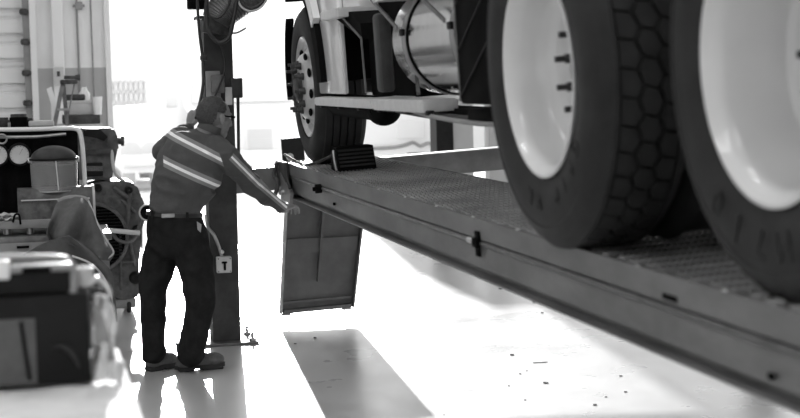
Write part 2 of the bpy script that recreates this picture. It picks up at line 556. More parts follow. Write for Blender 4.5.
def yard_car():
    Y = 24.0
    P = lambda x, y: atY(x, y, Y)
    a = P(122, 139); c = P(168, 166)
    t = thing('parked_car', 'pale car with a round headlamp, parked outside left of the man', 'car', ((a.x + c.x) / 2, Y, 0))
    w = c.x - a.x
    poly = [(0, .3), (0, a.z - .02), (.15, a.z), (1.0, a.z + .12), (1.5, a.z + .5), (3.0, a.z + .5), (3.8, a.z + .1), (4.2, a.z), (4.2, .3)]
    MB().prism([Vector((a.x, Y + u, v)) for u, v in poly], (w, 0, 0)).build('body', M['outside_white'], t, smooth=0)
    h = P(151, 152)
    MB().lathe([(0, 0), (.02, .12), (.0, .165), (-.05, .16)], (h.x, Y - .01, h.z), (0, -1, 0), 24).build('headlamp', M['outside_grey'], t)
    h2 = P(131, 152)
    MB().lathe([(0, 0), (.02, .12), (.0, .165), (-.05, .16)], (h2.x, Y - .01, h2.z), (0, -1, 0), 24).build('headlamp', M['outside_grey'], t)
    MB().box((a.x + w / 2, Y - .05, .5), (w + .04, .16, .2), bev=.04).build('bumper', M['outside'], t)
    for sx in (a.x + .12, c.x - .12):
        for dy in (.8, 3.4):
            MB().lathe([(-.1, 0), (-.1, .3), (.1, .3), (.1, 0)], (sx, Y + dy, .31), (1, 0, 0), 24).build('wheel', M['outside_grey'], t)
yard_car()

def yard_van():
    Y = 19.5
    P = lambda x, y: atY(x, y, Y)
    a, c = P(371, 108), P(450, 165)
    t = thing('parked_trailer', 'shiny pale trailer side seen low under the raised truck', 'trailer', ((a.x + c.x) / 2, Y, 0))
    MB().span((a.x - .2, Y, .45), (c.x + 4.5, Y + 2.3, 3.0), bev=.05).build('body', M['outside_white'], t)
    p, q = P(397, 121), P(424, 138)
    MB().span((p.x, Y - .03, q.z), (q.x, Y + .01, p.z), bev=.01).build('panel', M['outside'], t)
    pts = []
    for i, (x, y) in enumerate([(372, 148.5), (385, 148), (396, 147), (405, 145), (413, 142.5), (420, 146), (428, 143), (436, 146), (446, 145), (458, 147)]):
        pts.append(P(x, y))
    for v in pts: v.y = Y - .02
    MB().tube(pts, .022, 8, smooth=True).build('hanging_hose', M['grey'], t)
    for x in (a.x + .6, a.x + 4):
        MB().lathe([(-.12, 0), (-.12, .42), (.12, .42), (.12, 0)], (x, Y + .3, .40), (1, 0, 0), 24).build('wheel', M['dark'], t)
yard_van()

# ------------------------------------------------------------------ vehicle lift
YE = 9.70
WID = .56
lift = thing('vehicle_lift', 'heavy four-post drive-on lift whose runway carries the truck', 'vehicle lift', (1.1, 9.35, 0))
def runway(x0, near=True):
    Y0 = -.5
    x1 = x0 + WID
    b = MB().span((x0 + .004, Y0, DECK - .012), (x1, YE, DECK))
    if near:
        px_, py_ = .0215, .20
        nx_, ny_ = int(.53 / px_), int((YE - 1.6) / py_ * 2)
        for jy in range(ny_):
            y = 1.65 + jy * py_ / 2
            for jx in range(nx_):
                x = x0 + .025 + (jx + (.5 if jy % 2 else 0)) * px_
                v = [b.bm.verts.new(Vector(q)) for q in ((x, y - .040, DECK - .001), (x + .0085, y, DECK - .001), (x, y + .040, DECK - .001), (x - .0085, y, DECK - .001), (x, y - .024, DECK + .008), (x + .005, y, DECK + .008), (x, y + .024, DECK + .008), (x - .005, y, DECK + .008))]
                for k in range(4):
                    f = b.face((v[k], v[(k + 1) % 4], v[4 + (k + 1) % 4], v[4 + k]))
                    f.material_index = 1
                f = b.face(v[4:]); f.material_index = 1
    b.build('runway_deck', [M['deck'], M['lozenge']], lift, tilt=True, smooth=0)
    # folded channel rails, cut as one section along the runway
    for sgn, xe, nm in ((1, x0, 'side_beam'), (-1, x1, 'side_beam')):
        pr = [(0, -.0), (0, .004), (.012, .004), (.012, -.013), (.07, -.013), (.07, -.210), (.10, -.210), (.10, -.218), (-.004, -.218), (-.004, -.213), (.040, -.210), (.040, -.186), (.012, -.182), (.012, -.098), (.026, -.094), (.026, -.078), (.002, -.070)]
        b = MB().prism([Vector((xe + sgn * u, Y0, DECK + v)) for u, v in pr], (0, YE - Y0, 0))
        b.build(nm, M['beam'], lift, tilt=True, smooth=0)
    b = MB()
    for i in range(9):
        y = .3 + i * 1.15
        b.span((x0 + .1, y, DECK - .17), (x1 - .1, y + .06, DECK - .014))
    b.build('cross_ribs', M['beam_dark'], lift, tilt=True, smooth=0)
runway(X0)
runway(X0 + 1.98, False)
# conduit along the groove, its clamp
yc = tY(475, 240, 5.2).y
yc = 5.27
b = MB().tube([(X0 + .008, -.4, DECK - .086), (X0 + .008, 9.35, DECK - .086)], .0085, 10)
pipe = b.build('conduit', M['mid'], lift, tilt=True)
b = MB().box((X0 - .004, yc, DECK - .086), (.020, .06, .034), bev=.004).box((X0 - .004, yc - .02, DECK - .056), (.010, .05, .030), bev=.003).box((X0 - .004, yc - .02, DECK - .118), (.010, .05, .034), bev=.003)
b.build('clamp', M['black'], lift, tilt=True)
b = MB().cone((X0 + .004, yc + .05, DECK - .086), (X0 + .004, yc + .12, DECK - .086), .012); b.build('coupling', M['bright_steel'], lift, tilt=True)
for y, dz in ((3.55, -.055), (3.02, -.16), (8.0, -.15)):
    MB().box((X0 + .004, y, DECK + dz), (.012, .09 if dz > -.1 else .02, .016), bev=.003).build('slot_plate', M['black'], lift, tilt=True)
b = MB().cone((X0 + .03, 4.72, DECK - .235), (X0 + .03, 4.72, DECK - .215), .012); b.build('drain_bolt', M['black'], lift, tilt=True)
# bright worn edge screws
b = MB()
for i in range(14): b.ball((X0 + .006, 2.2 + i * .52, DECK + .005), (.006, .012, .004), u=8, v=6)
b.build('edge_rivets', M['bright_steel'], lift, tilt=True)

# cross beam
CY = YE + .015
XC0, XC1 = 1.24, 4.95
b = MB().span((XC0, CY, DECK - .185), (XC1, CY + .12, DECK - .035), bev=.006)
xb = b.build('cross_beam', M['beam'], lift, tilt=True)
b = MB().span((XC0, CY - .006, DECK - .036), (XC1, CY + .126, DECK - .031)); b.build('top_flange', M['bright_steel'], xb, tilt=True, smooth=0)
# posts
def lift_post(x, y, near=True):
    w = .088
    b = MB()
    H = 2.02 if near else 2.02
    b.prism([Vector((x + u, y + v, 0.015)) for u, v in ((-w, -.09), (w, -.09), (w, .09), (.055, .09), (.055, .075), (w - .012, .075), (w - .012, -.078), (-w + .012, -.078), (-w + .012, .075), (-.055, .075), (-.055, .09), (-w, .09))], (0, 0, H))
    ps = b.build('post', M['post'], lift, smooth=0)
    MB().box((x, y, H + .02), (.25, .22, .02), bev=.004).build('post_cap', M['post'], ps)
    bp = MB().box((x, y - .01, .009), (.38, .34, .018), bev=.003).build('base_plate', M['mid'], ps)
    for dx in (-.155, .155):
        for dy in (-.13, .12):
            MB().cone((x + dx, y + dy, .016), (x + dx, y + dy, .036), .022, n=6).cone((x + dx, y + dy, .03), (x + dx, y + dy, .075), .010).build('anchor_bolt', M['steel'], ps)
    return ps
PX, PYY = 1.138, 9.42
post = lift_post(PX, PYY)
lift_post(5.05, 9.75)
# gear on the post: stop box, latch housing, slotted plate
YF = PYY - .095
p = atY(217, 84, YF)
MB().box((p.x, YF - .03, p.z), (.085, .06, .115), bev=.01).build('latch_box', M['mid'], post)
p = atY(203, 83.5, YF); MB().cone(p, p + Vector((.08, 0, 0)), .011).build('latch_pin', M['dark'], post)
p = atY(236.5, 88, YF); MB().box((p.x, YF + .04, p.z), (.075, .10, .125), bev=.008).build('limit_switch_box', M['post'], post)
p = atY(228.5, 96, YF); MB().box((p.x, YF - .012, p.z), (.045, .012, .11), bev=.022, seg=4).build('slotted_plate', M['light'], post)
p = atY(213, 92, YF); MB().box((p.x, YF - .015, p.z), (.09, .02, .26), bev=.006).build('pale_backing_plate', M['grey'], post)
# jumble at the runway end: end plate, wheel stop, chain, hinge lugs
YS = YE + .18
a, c = tY(281, 139, YS), tY(305, 168, YS)
b = MB().span((a.x, YS - .0, DECK - .06), (a.x + .15, YS + .014, a.z)); 
ws = b.build('wheel_stop_plate', M['post'], lift, tilt=True, smooth=0)
p = tY(290, 157, YS - .03); MB().ball(p, .026).build('bright_stop_knob', M['white'], lift, tilt=True)
MB().span((X0 - .03, YE - .32, DECK - .215), (X0 - .004, YE + .02, DECK + .012), bev=.004).build('end_plate', M['dark'], lift, tilt=True)
for y, z in ((9.62, -.02), (9.62, -.17), (9.45, -.18)): MB().cone((X0 - .052, y, DECK + z), (X0 - .028, y, DECK + z), .018, n=6).build('end_bolt', M['steel'], lift, tilt=True)
b = MB().cone((X0 - .03, 8.35, DECK - .088), (X0 + .005, 8.35, DECK - .088), .026, n=16).cone((X0 - .045, 8.35, DECK - .088), (X0 - .03, 8.35, DECK - .088), .012, n=10); b.build('pulley_pin', M['black'], lift, tilt=True)
b = MB().tube([(X0 - .04, 9.60, DECK + .0), (X0 - .07, 9.58, DECK - .07), (X0 - .06, 9.5, DECK - .12), (X0 - .09, 9.46, DECK - .19)], .014, 8, smooth=True); b.build('release_lever', M['dark'], lift, tilt=True)
b = MB().tube([(X0 - .035, 9.28, DECK + .01), (X0 - .04, 9.25, DECK - .07), (X0 - .035, 9.2, DECK - .14)], .01, 8, smooth=True); b.build('release_cable', M['cable'], lift, tilt=True)
MB().prism([Vector((X0 - .035, 9.55, DECK - .06)), Vector((X0 - .035, 9.2, DECK - .17)), Vector((X0 - .035, 9.32, DECK - .30)), Vector((X0 - .035, 9.62, DECK - .33))], (.02, 0, 0)).build('gusset_plate', M['beam'], lift, tilt=True, smooth=0)

# chain from wheel stop to chock
def chain(pts, name, r=.004, ln=.03):
    pts, _ = catmull([Vector(p) for p in pts], .01, 12)
    # resample
    d = [0]
    for a, c in zip(pts, pts[1:]): d.append(d[-1] + (c - a).length)
    n = int(d[-1] / (ln * .72)); b = MB(); j = 0
    for i in range(n):
        t = (i + .5) / n * d[-1]
        while d[j + 1] < t: j += 1
        f = (t - d[j]) / (d[j + 1] - d[j]); p = pts[j].lerp(pts[j + 1], f); z = (pts[j + 1] - pts[j]).normalized()
        x, y, z = frame_from(z)
        if i % 2: x, y = y, -x
        ring = [p + z * math.cos(a) * ln * .5 + x * math.sin(a) * ln * .3 for a in [2 * PI * q / 10 for q in range(10)]]
        b.tube(ring, r, 6, closed=True)
    return b
q1, q2, q3, q4 = Vector((1.58, 9.60, DECK + .05)), Vector((1.60, 9.1, DECK + .012)), Vector((1.63, 8.8, DECK + .03)), Vector((1.65, 8.36, DECK + .09))
tag(chain([q1, q2, q3, q4], 'chain', r=.003, ln=.024).build('chain', M['dark'], tilt=True), 'small steel chain running from the wheel stop to the chock', 'chain')
# two wheel chocks (one shows)
b = MB()
yk = 8.25
pf = [(0, 0), (.0, .02), (.05, .135), (.20, .135), (.23, .0)]
b.prism([Vector((1.665, yk + u, DECK + .002 + v)) for u, v in pf], (.215, 0, 0))
ck = b.build('wheel_chock', M['black'], None, tilt=True, smooth=20)
tag(ck, 'black rubber wheel chock wedged behind the front tyre', 'wheel chock')
b = MB()
for i in range(5):
    f = (i + .6) / 5.4
    b.box((1.7725, yk + .05 * f - .003, DECK + .02 + .115 * f), (.20, .012, .010), Matrix.Rotation(R(-20), 3, 'X'))
b.build('ribs', M['rubber'], ck, tilt=True)
MB().tube([(1.660, yk + .04, DECK + .01), (1.655, yk + .06, DECK + .07), (1.660, yk + .09, DECK + .12)], .009, 8, smooth=True).build('steel_handle', M['steel'], ck, tilt=True)

# hanging approach ramp (hinged under the runway end)
RY = 9.93
def rp(px, py, y=RY): return tY(px, py, y)
A_, B_, C_, E_ = rp(287.8, 178), rp(364.7, 178), rp(351, 306), rp(281, 313)
T = .012
ramp = MB()
nrm = Vector((0, T, 0))
ramp.prism([A_, B_, C_, E_], nrm)
rampo = ramp.build('ramp_plate', M['flap'], lift, tilt=True, smooth=0)
def lerp2(u, v): return (A_.lerp(B_, u)).lerp(E_.lerp(C_, u), v)
f = Vector((0, -.06, 0))
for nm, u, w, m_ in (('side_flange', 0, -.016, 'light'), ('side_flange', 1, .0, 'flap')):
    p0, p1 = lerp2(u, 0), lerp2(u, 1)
    b = MB().prism([p0 + f, p1 + f, p1 + nrm, p0 + nrm], Vector((-.012 if u == 0 else .012, 0, 0))); b.build(nm, M['steel' if u == 0 else 'flap'], rampo, tilt=True, smooth=0)  # left flange in paler steel: light from the left put into its colour
def crib(v0, v1, dep, nm):
    a, c, d, e = lerp2(0.02, v0), lerp2(.98, v0), lerp2(.98, v1), lerp2(.02, v1)
    MB().prism([a, c, d, e], Vector((0, -dep, 0))).build(nm, M['flap'], rampo, tilt=True, smooth=0)
crib(.449, .558, .035, 'cross_stiffener')
crib(.913, .931, .03, 'cross_stiffener')
crib(.973, 1.0, .06, 'end_flange')
a, c = lerp2(.49, 0), lerp2(.49, .62)
for (v0, v1, w0, w1, dp) in ((0, .544, .008, .008, .055), (.544, .78, .008, .005, .055)):
    p0, p1 = lerp2(.48, v0), lerp2(.48, v1)
    MB().prism([p0 + Vector((-w0, 0, 0)), p0 + Vector((w0, 0, 0)), p1 + Vector((w1, 0, 0)), p1 + Vector((-w1, 0, 0))], Vector((0, -dp, 0))).build('upright_stiffener', M['flap'], rampo, tilt=True, smooth=0)
for u in (.06, .92):
    p = lerp2(u, 1.005); MB().box(p + Vector((0, -.03, -.004)), (.06, .05, .014), bev=.004).build('ramp_foot', M['steel'], rampo, tilt=True)
for u in (.15, .8):
    p = lerp2(u, 0); b = MB().span(p + Vector((-.02, -.1, -.01)), p + Vector((.02, .012, .09))); b.build('hinge_lug', M['beam_dark'], lift, tilt=True, smooth=0)

# switch box with conduit on the post
p = atY(223.3, 264, YF)
t = thing('switch_box', 'pale switch box with a black lever on the lift post, at hip height', 'switch box', p)
MB().box((p.x, YF - .028, p.z), (.092, .055, .10), bev=.006).build('box', M['light'], t)
MB().box((p.x + .002, YF - .06, p.z - .005), (.014, .014, .055), bev=.003).box((p.x, YF - .06, p.z + .016), (.034, .014, .012), bev=.003).build('lever', M['black'], t)
b = MB()
for dx in (-.037, .037):
    for dz_ in (-.04, .04): b.cone((p.x + dx, YF - .062, p.z + dz_), (p.x + dx, YF - .052, p.z + dz_), .004, n=8)
b.build('screws', M['dark'], t)
pts = [p + Vector((-.01, -.02, .05)), atY(219, 247, YF - .02), atY(214, 235, YF - .03), atY(208, 227, YF - .03), atY(206, 215, YF - .0)]
MB().tube(pts, .010, 10, smooth=True).build('flexible_conduit', M['steel'], t)
p2 = atY(222, 252, YF - .02); MB().ball(p2, .014).build('cable_gland', M['bright_steel'], t)

# overhead extraction hose and hanging cables at the post top
YH = PYY - .25
def hp(px, py, y=YH): return atY(px, py, y)
pts = [hp(300, -50), hp(268, -26), hp(240, -4), hp(222, 12), hp(216, 22)]
t = thing('exhaust_hose', 'fat dark exhaust hose drooping over the top of the lift post', 'hose', hp(216, 30))
b = MB(); L, rr = catmull(pts, [.12, .12, .115, .10, .085], 14)
rr = [r * (1 + .05 * (k % 2)) for k, r in enumerate(rr)]
b.tube(L, rr, 20).build('hose', M['mid'], t)
b = MB(); p = hp(217, 24); b.loft([(p + Vector((0, 0, .08)), (.07, 0, 0), (0, .07, 0)), (p + Vector((0, 0, -.02)), (.09, 0, 0), (0, .06, 0)), (p + Vector((-.01, 0, -.06)), (.085, 0, -.01), (0, .05, 0))], 16).build('nozzle', M['dark'], t)
p = hp(199, -6); 
tag(MB().box(hp(196.5, -1.5), (.11, .10, .13), bev=.01).build('pendant_box', M['black']), 'black square box at the top edge of the frame, left of the post', 'control box')
def cab(name, lab, ptl, r, m='cable', cat='cable', y=YH - .12):
    pts = [hp(a[0], a[1], y + (a[2] if len(a) > 2 else 0)) for a in ptl]
    tag(MB().tube(pts, r, 8, smooth=True).build(name, M[m]), lab, cat)
cab('hanging_cable', 'thick dark cable looping down in front of the post head', [(209, -10), (206, 8), (208, 28), (214, 39), (221, 42.5), (229, 37), (233, 22), (236, 5), (240, -12)], .013)
cab('hanging_cable', 'thin cable drawn across the fat hose', [(232, -12), (229, 4), (222, 15), (214, 18), (208, 12), (207, -10)], .008)
cab('hanging_cable', 'dark cable coil hanging right of the fat hose', [(238, -10), (243, 4), (252, 8), (262, 2), (268, -12)], .012)
cab('hanging_cable', 'pale cable hanging in a loop right of the fat hose', [(236, -10), (240, 5), (250, 11), (261, 7), (270, -6)], .007, 'pale_cable')
cab('hanging_cable', 'long dark cable running down left of the post to the raised hand', [(197, -12), (198, 14), (200, 38), (203, 62), (203, 84, -.05), (200, 102, -.15), (196, 118, -.35)], .009, y=YH - .1)
cab('hanging_cable', 'thin dark cable lying down the face of the post', [(217, 38), (223, 52), (225, 68), (221, 82), (214, 98)], .006, y=YF - .08)
p = hp(203.5, 58, YH - .1)
tag(MB().box(p + Vector((.0, 0, 0)), (.04, .03, .03), bev=.006).build('cable_clip', M['cable']), 'small clip on the long dark cable', 'clip')
cab('pull_cord', 'pale thin strap end sticking out right of the post head', [(225, 32), (236, 33), (246, 28)], .006, 'pale_cable', y=YF - .02)
cab('post_pipe', 'slim dark pipe standing against the right side of the post, beside the man', [(238, 98), (238.5, 140), (238.5, 168)], .010, 'post', 'pipe', y=YF + .02)

# ------------------------------------------------------------------ truck
truck = thing('truck', 'white heavy truck with polished tank standing on the raised lift runways', 'truck', (3.0, 6.0, DECK))
AX = Vector((1, 0, 0))
def tyre_profile(Ro, w, ribs=None, blocks=False):
    half = [(.030, .292), (.012, .300), (.004, .318), (-.006, .345), (-.013, .375), (-.016, .405), (-.013, .435), (-.009, .452), (-.012, .458), (-.006, .478), (.004, .494), (.012, .503), (.026, .513)]
    k = Ro / .525
    half = [(a, r * k if r > .33 else r) for a, r in half]
    p = list(half)
    if ribs:
        x0, x1 = .030, w - .030
        n = ribs
        gw = .010
        rw = (x1 - x0 - gw * (n - 1)) / n
        x = x0
        for i in range(n):
            p += [(x, Ro), (x + rw, Ro)]
            if i < n - 1: p += [(x + rw + .0015, Ro - .014), (x + rw + gw - .0015, Ro - .014)]
            x += rw + gw
    elif blocks:
        p += [(.032, Ro - .004), (.044, Ro - .001), (.046, Ro - .019), (w - .046, Ro - .019), (w - .044, Ro - .001), (w - .032, Ro - .004)]
    else:
        p += [(.04, Ro), (w - .04, Ro)]
    p += [(w - a, r) for a, r in reversed(half)]
    return p

def make_wheel(kind, x, y, Ro, face=-1, inner=True, letters=None, lab=None, spin=0.0, deep=0.0):
    """face: -1 outer side looks towards -X"""
    zc = DECK + Ro - .004
    o = Vector((x, y, zc))
    ax = Vector((-face, 0, 0))
    w = bpy.data.objects.new('wheel', None); w.empty_display_size = .1
    link(w, o, truck)
    if lab: w['label'] = lab
    wd = .275
    ty = MB().lathe(tyre_profile(Ro, wd, ribs=5 if kind == 'steer' else None, blocks=kind != 'steer'), o, ax, 144)
    if kind != 'steer':
        # moulded tread blocks: five staggered rows of six-sided lugs
        nrow, ncirc = 3, 43
        x0, x1 = .044, wd - .044
        rw = (x1 - x0) / nrow
        bm = ty.bm
        uu, vv, zz = frame_from(ax)
        for i in range(nrow):
            xc = x0 + rw * (i + .5)
            edge = i in (0, nrow - 1)
            for j in range(ncirc):
                ph = (j + (.5 if i % 2 else 0) + .16 * i) / ncirc * 2 * PI
                da = 2 * PI / ncirc
                hw, g = rw * .5, .0048
                ga = g / Ro
                sk = .12 * da
                e = hw * .26
                lo_ = hw - g if i == 0 else hw + e - g
                ro_ = hw - g if i == nrow - 1 else hw + e - g
                ll_ = hw - g if i == 0 else hw - e - g
                rl_ = hw - g if i == nrow - 1 else hw - e - g
                sh = lambda x_: .16 * da * x_ / (2 * hw)
                pts = [(-ll_, -da * .5 + ga + sh(-ll_)), (rl_, -da * .5 + ga + sh(rl_)), (ro_, sh(ro_)), (rl_, da * .5 - ga + sh(rl_)), (-ll_, da * .5 - ga + sh(-ll_)), (-lo_, sh(-lo_))]
                top, bot = [], []
                for (px_, pa) in pts:
                    a = ph + pa
                    for lst, rr, sc in ((top, Ro, .90), (bot, Ro - .020, 1.0)):
                        # slight shoulder drop on the outer rows
                        xx = xc + px_ * sc
                        dr = .004 if edge and ((i == 0 and px_ < 0) or (i > 0 and px_ > 0)) and rr == Ro else 0
                        lst.append(bm.verts.new(o + zz * xx + (uu * math.cos(a) + vv * math.sin(a)) * (rr - dr)))
                f = ty.face(top)
                if f: f.material_index = 1
                for q in range(6): ty.face((top[q], bot[q], bot[(q + 1) % 6], top[(q + 1) % 6]))
    t = ty.build('tyre', [M['rubber'], M['tread']], w, tilt=True)
    # raised rings and lettering on the sidewall
    if letters:
        for txt, ang0, rad, size in letters:
            n = len(txt)
            step = size * 1.12 / rad
            for i, chx in enumerate(txt):
                if chx == ' ': continue
                a = ang0 + (i - (n - 1) / 2) * step     # clockwise seen from outside, 0 = top
                # local frame on the outer sidewall: reading direction is clockwise
                up = Vector((0, -math.sin(a) * 1.0, math.cos(a)))
                # seen from -X the picture's right is -Y ... place with right = cross(up, outward)
                outw = Vector((face, 0, 0))
                rt = up.cross(outw)
                up = (Vector((0, 0, 1)) * math.cos(a) + outw.cross(Vector((0, 0, 1))) * -math.sin(a))
                rt = up.cross(outw)
                mm = Matrix((rt, up, outw)).transposed().to_4x4()
                mm.translation = o + up * rad + outw * (.0165)
                tb = text_mesh(chx, size, .0018, 'letter', None, mm, None)
                tmp = bpy.data.meshes.new('t'); tb.to_mesh(tmp); tb.free()
                bmx = MB(); bmx.bm.from_mesh(tmp); bpy.data.meshes.remove(tmp)
                bmx.build('raised_letter', M['rubber_mark'], w, tilt=True, smooth=0)
    X = lambda d: d     # distance along inward axis
    if kind == 'steer':
        pr = [(.02, .270), (.012, .305), (-.002, .308), (-.004, .302), (.012, .285), (.03, .270), (.045, .262), (.03, .235), (.012, .215), (-.012, .20), (-.028, .18), (-.032, .150), (-.030, .11), (-.035, .09)]
        b = MB().lathe(pr, o, ax, 72); b.build('rim', M['steer_rim'], w, tilt=True)
        b = MB()
        for j in range(10):
            a = j * 2 * PI / 10 + .2
            p = o + Vector((0, math.cos(a) * .205, math.sin(a) * .205)) + ax * (-.006)
            rot = Matrix.Rotation(-a, 3, 'X') if False else frame_from((0, math.cos(a), math.sin(a)))
            rt = Matrix((ax, Vector((0, -math.sin(a), math.cos(a))), Vector((0, math.cos(a), math.sin(a))))).transposed()
            MB().ball(p, (.012, .030, .024), rt, 12, 8).build('hand_hole', M['black'], w, tilt=True)
        MB().lathe([(.0, .10), (-.045, .090), (-.06, .08), (-.068, .055), (-.068, 0)], o, ax, 32).build('hub', M['dark'], w, tilt=True)
        for j in range(10):
            a = j * 2 * PI / 10 + spin
            p = o + Vector((0, math.cos(a) * .1425, math.sin(a) * .1425))
            b = MB().cone(p - ax * .028, p - ax * .045, .022, n=16).cone(p - ax * .04, p - ax * .066, .018, n=6).cone(p - ax * .062, p - ax * .095, .010, n=10)
            b.build('lug_nut', M['dark'], w, tilt=True)
    else:
        pr = [(.05, .283), (.016, .300), (.000, .318), (-.006, .318), (-.006, .309), (.008, .300), (.020, .289), (.045, .281), (.085, .276), (.118, .268), (.135, .252), (.146, .235), (.140, .225), (.152, .217), (.142, .207), (.165, .192), (.176, .165), (.180, .11), (.180, .10)]
        pr = [(a_ + (deep if a_ > .13 else 0), r_) for a_, r_ in pr]
        b = MB().lathe(pr, o, ax, 96); b.build('rim', M['rim'], w, tilt=True)
        b = MB().lathe([(.180, .112), (.165, .108), (.158, .10), (.140, .085), (.132, .075), (.130, .05), (.130, 0)], o + ax * deep, ax, 32); b.build('hub', M['dark'], w, tilt=True)
        for j in range(10):
            a = j * 2 * PI / 10 + spin
            p = o + Vector((0, math.cos(a) * .1425, math.sin(a) * .1425)) + ax * deep
            b = MB().cone(p + ax * .18, p + ax * .165, .021, n=12).cone(p + ax * .17, p + ax * .142, .017, n=6).cone(p + ax * .145, p + ax * .108, .010, n=10)
            b.build('lug_nut', M['dark'], w, tilt=True)
        if inner:
            o2 = o + ax * .315
            b = MB().lathe(tyre_profile(Ro, wd, blocks=True), o2, ax, 96)
            b.build('inner_tyre', [M['rubber']], w, tilt=True)
            MB().lathe([(.03, .285), (.10, .27), (.2, .27), (.245, .285)], o2, ax, 48).build('inner_rim', M['rim'], w, tilt=True)
    return w

RF, RD = .485, .538
W1Y, W2Y, W3Y = 9.12, 4.30, 3.02
W1X, W2X, W3X = 1.668, 1.51, 1.595
make_wheel('steer', W1X, W1Y, RF, lab='front steering wheel with protruding dark lug nuts', spin=.15)
make_wheel('drive', W2X, W2Y, RD, lab='first rear wheel with a deep white dished rim and block tread', spin=.25,
           letters=[('VK', R(188), .385, .075), ('GRIP', R(140), .39, .07)])
make_wheel('drive', W3X, W3Y, RD, lab='rearmost wheel, cut by the frame edge, marked M710', spin=.1,
           letters=[('M710', R(193), .398, .098)], deep=.05)

# axles and far-side wheels
def mirror_wheel(kind, y, Ro):
    zc = DECK + Ro; xo = 4.05
    w = bpy.data.objects.new('wheel', None); link(w, Vector((xo, y, zc)), truck)
    MB().lathe(tyre_profile(Ro, .275), (xo, y, zc), (-1, 0, 0), 64).build('tyre', M['rubber'], w, tilt=True)
    MB().lathe([(.05, .283), (.0, .31), (.02, .29), (.12, .26), (.15, .2), (.15, 0)], (xo, y, zc), (-1, 0, 0), 48).build('rim', M['rim'], w, tilt=True)
for k_, y_, r_ in (('steer', W1Y, RF), ('drive', W2Y, RD), ('drive', W3Y, RD)):
    mirror_wheel(k_, y_, r_)
    MB().cone((1.95, y_, DECK + r_), (3.8, y_, DECK + r_), .07 if k_ == 'steer' else .10, n=16).build('axle', M['black_metal'], truck, tilt=True)
for y_ in (W2Y, W3Y):
    MB().ball((2.85, y_, DECK + RD), (.24, .22, .23)).build('differential', M['black_metal'], truck, tilt=True)

# chassis rails and cross members
for x in (2.42, 3.22):
    MB().span((x, 2.0, DECK + .66), (x + .08, 9.9, DECK + .92)).build('frame_rail', M['black_metal'], truck, tilt=True, smooth=0)
# low clutter below the step: air tanks, pipes, belly
def tz(py, px, Y): return tY(px, py, Y).z
a = tY(345, 112, 8.2); 
b = MB().cone((1.74, 8.5, DECK + .375), (1.74, 7.4, DECK + .365), .065, n=20); b.build('air_tank', M['black'], truck, tilt=True)
b = MB().ball((1.76, 7.45, DECK + .36), (.085, .16, .085)); b.build('air_tank_end', M['black'], truck, tilt=True)
b = MB().span((1.74, 5.0, DECK + .345), (1.86, 8.45, DECK + .385)); b.build('step_carrier', M['black'], truck, tilt=True, smooth=0)
b = MB().tube([(1.70, 6.9, DECK + .37), (1.70, 6.3, DECK + .355), (1.70, 5.7, DECK + .35), (1.72, 5.0, DECK + .36)], .016, 8, smooth=True); b.build('air_line', M['cable'], truck, tilt=True)
b = MB().tube([(1.64, 6.4, DECK + .38), (1.63, 6.0, DECK + .36), (1.64, 5.4, DECK + .345), (1.66, 4.9, DECK + .35)], .010, 8, smooth=True); b.build('air_line', M['grey'], truck, tilt=True)
MB().span((1.66, 4.92, DECK + .335), (2.4, 5.6, DECK + .40), bev=.01).build('under_tray', M['black'], truck, tilt=True)

# cab: fender skirt, body, hood, fender arch, bumper
cab_ = MB()
cab_.span((1.665, 7.98, DECK + .44), (1.70, 8.66, DECK + 1.12), bev=.012)
cab_.build('cab_skirt', M['truck_white'], truck, tilt=True)
b = MB().span((1.70, 7.65, DECK + .86), (4.0, 8.66, DECK + 2.9), bev=.06); b.build('cab_body', M['truck_white'], truck, tilt=True)
b = MB().prism([Vector((1.95, y, z)) for y, z in ((8.62, DECK + .95), (8.62, DECK + 1.75), (10.2, DECK + 1.55), (10.45, DECK + 1.35), (10.5, DECK + .62), (9.95, DECK + .60), (9.8, DECK + 1.0), (9.5, DECK + 1.18))], (1.9, 0, 0)); b.build('hood', M['truck_white'], truck, tilt=True, smooth=0)
# fender arch
def arch(x0_, x1_, r0, r1, a0, a1, n=28):
    b = MB(); oc = Vector((0, W1Y, DECK + RF))
    ring = []
    for i in range(n + 1):
        a = a0 + (a1 - a0) * i / n
        u = Vector((0, math.cos(a), math.sin(a)))
        ring.append([b.bm.verts.new(Vector((xx, 0, 0)) + oc + u * rr) for xx, rr in ((x0_, r0), (x1_, r0), (x1_, r1), (x0_, r1))])
    for p, q in zip(ring, ring[1:]):
        for k in range(4): b.face((p[k], p[(k + 1) % 4], q[(k + 1) % 4], q[k]))
    b.face(ring[0]); b.face(list(reversed(ring[-1])))
    return b
arch(1.65, 1.70, .59, .612, R(-8), R(45)).build('front_mudguard', M['black'], truck, tilt=True)
arch(1.63, 2.0, .60, .72, R(62), R(178)).build('fender_liner', M['black'], truck, tilt=True)
arch(1.62, 1.66, .68, .78, R(100), R(150)).build('fender_lip', M['truck_white'], truck, tilt=True)
b = MB().span((1.95, 10.35, DECK + .3), (3.9, 10.6, DECK + .66), bev=.05); b.build('bumper', M['truck_white'], truck, tilt=True)
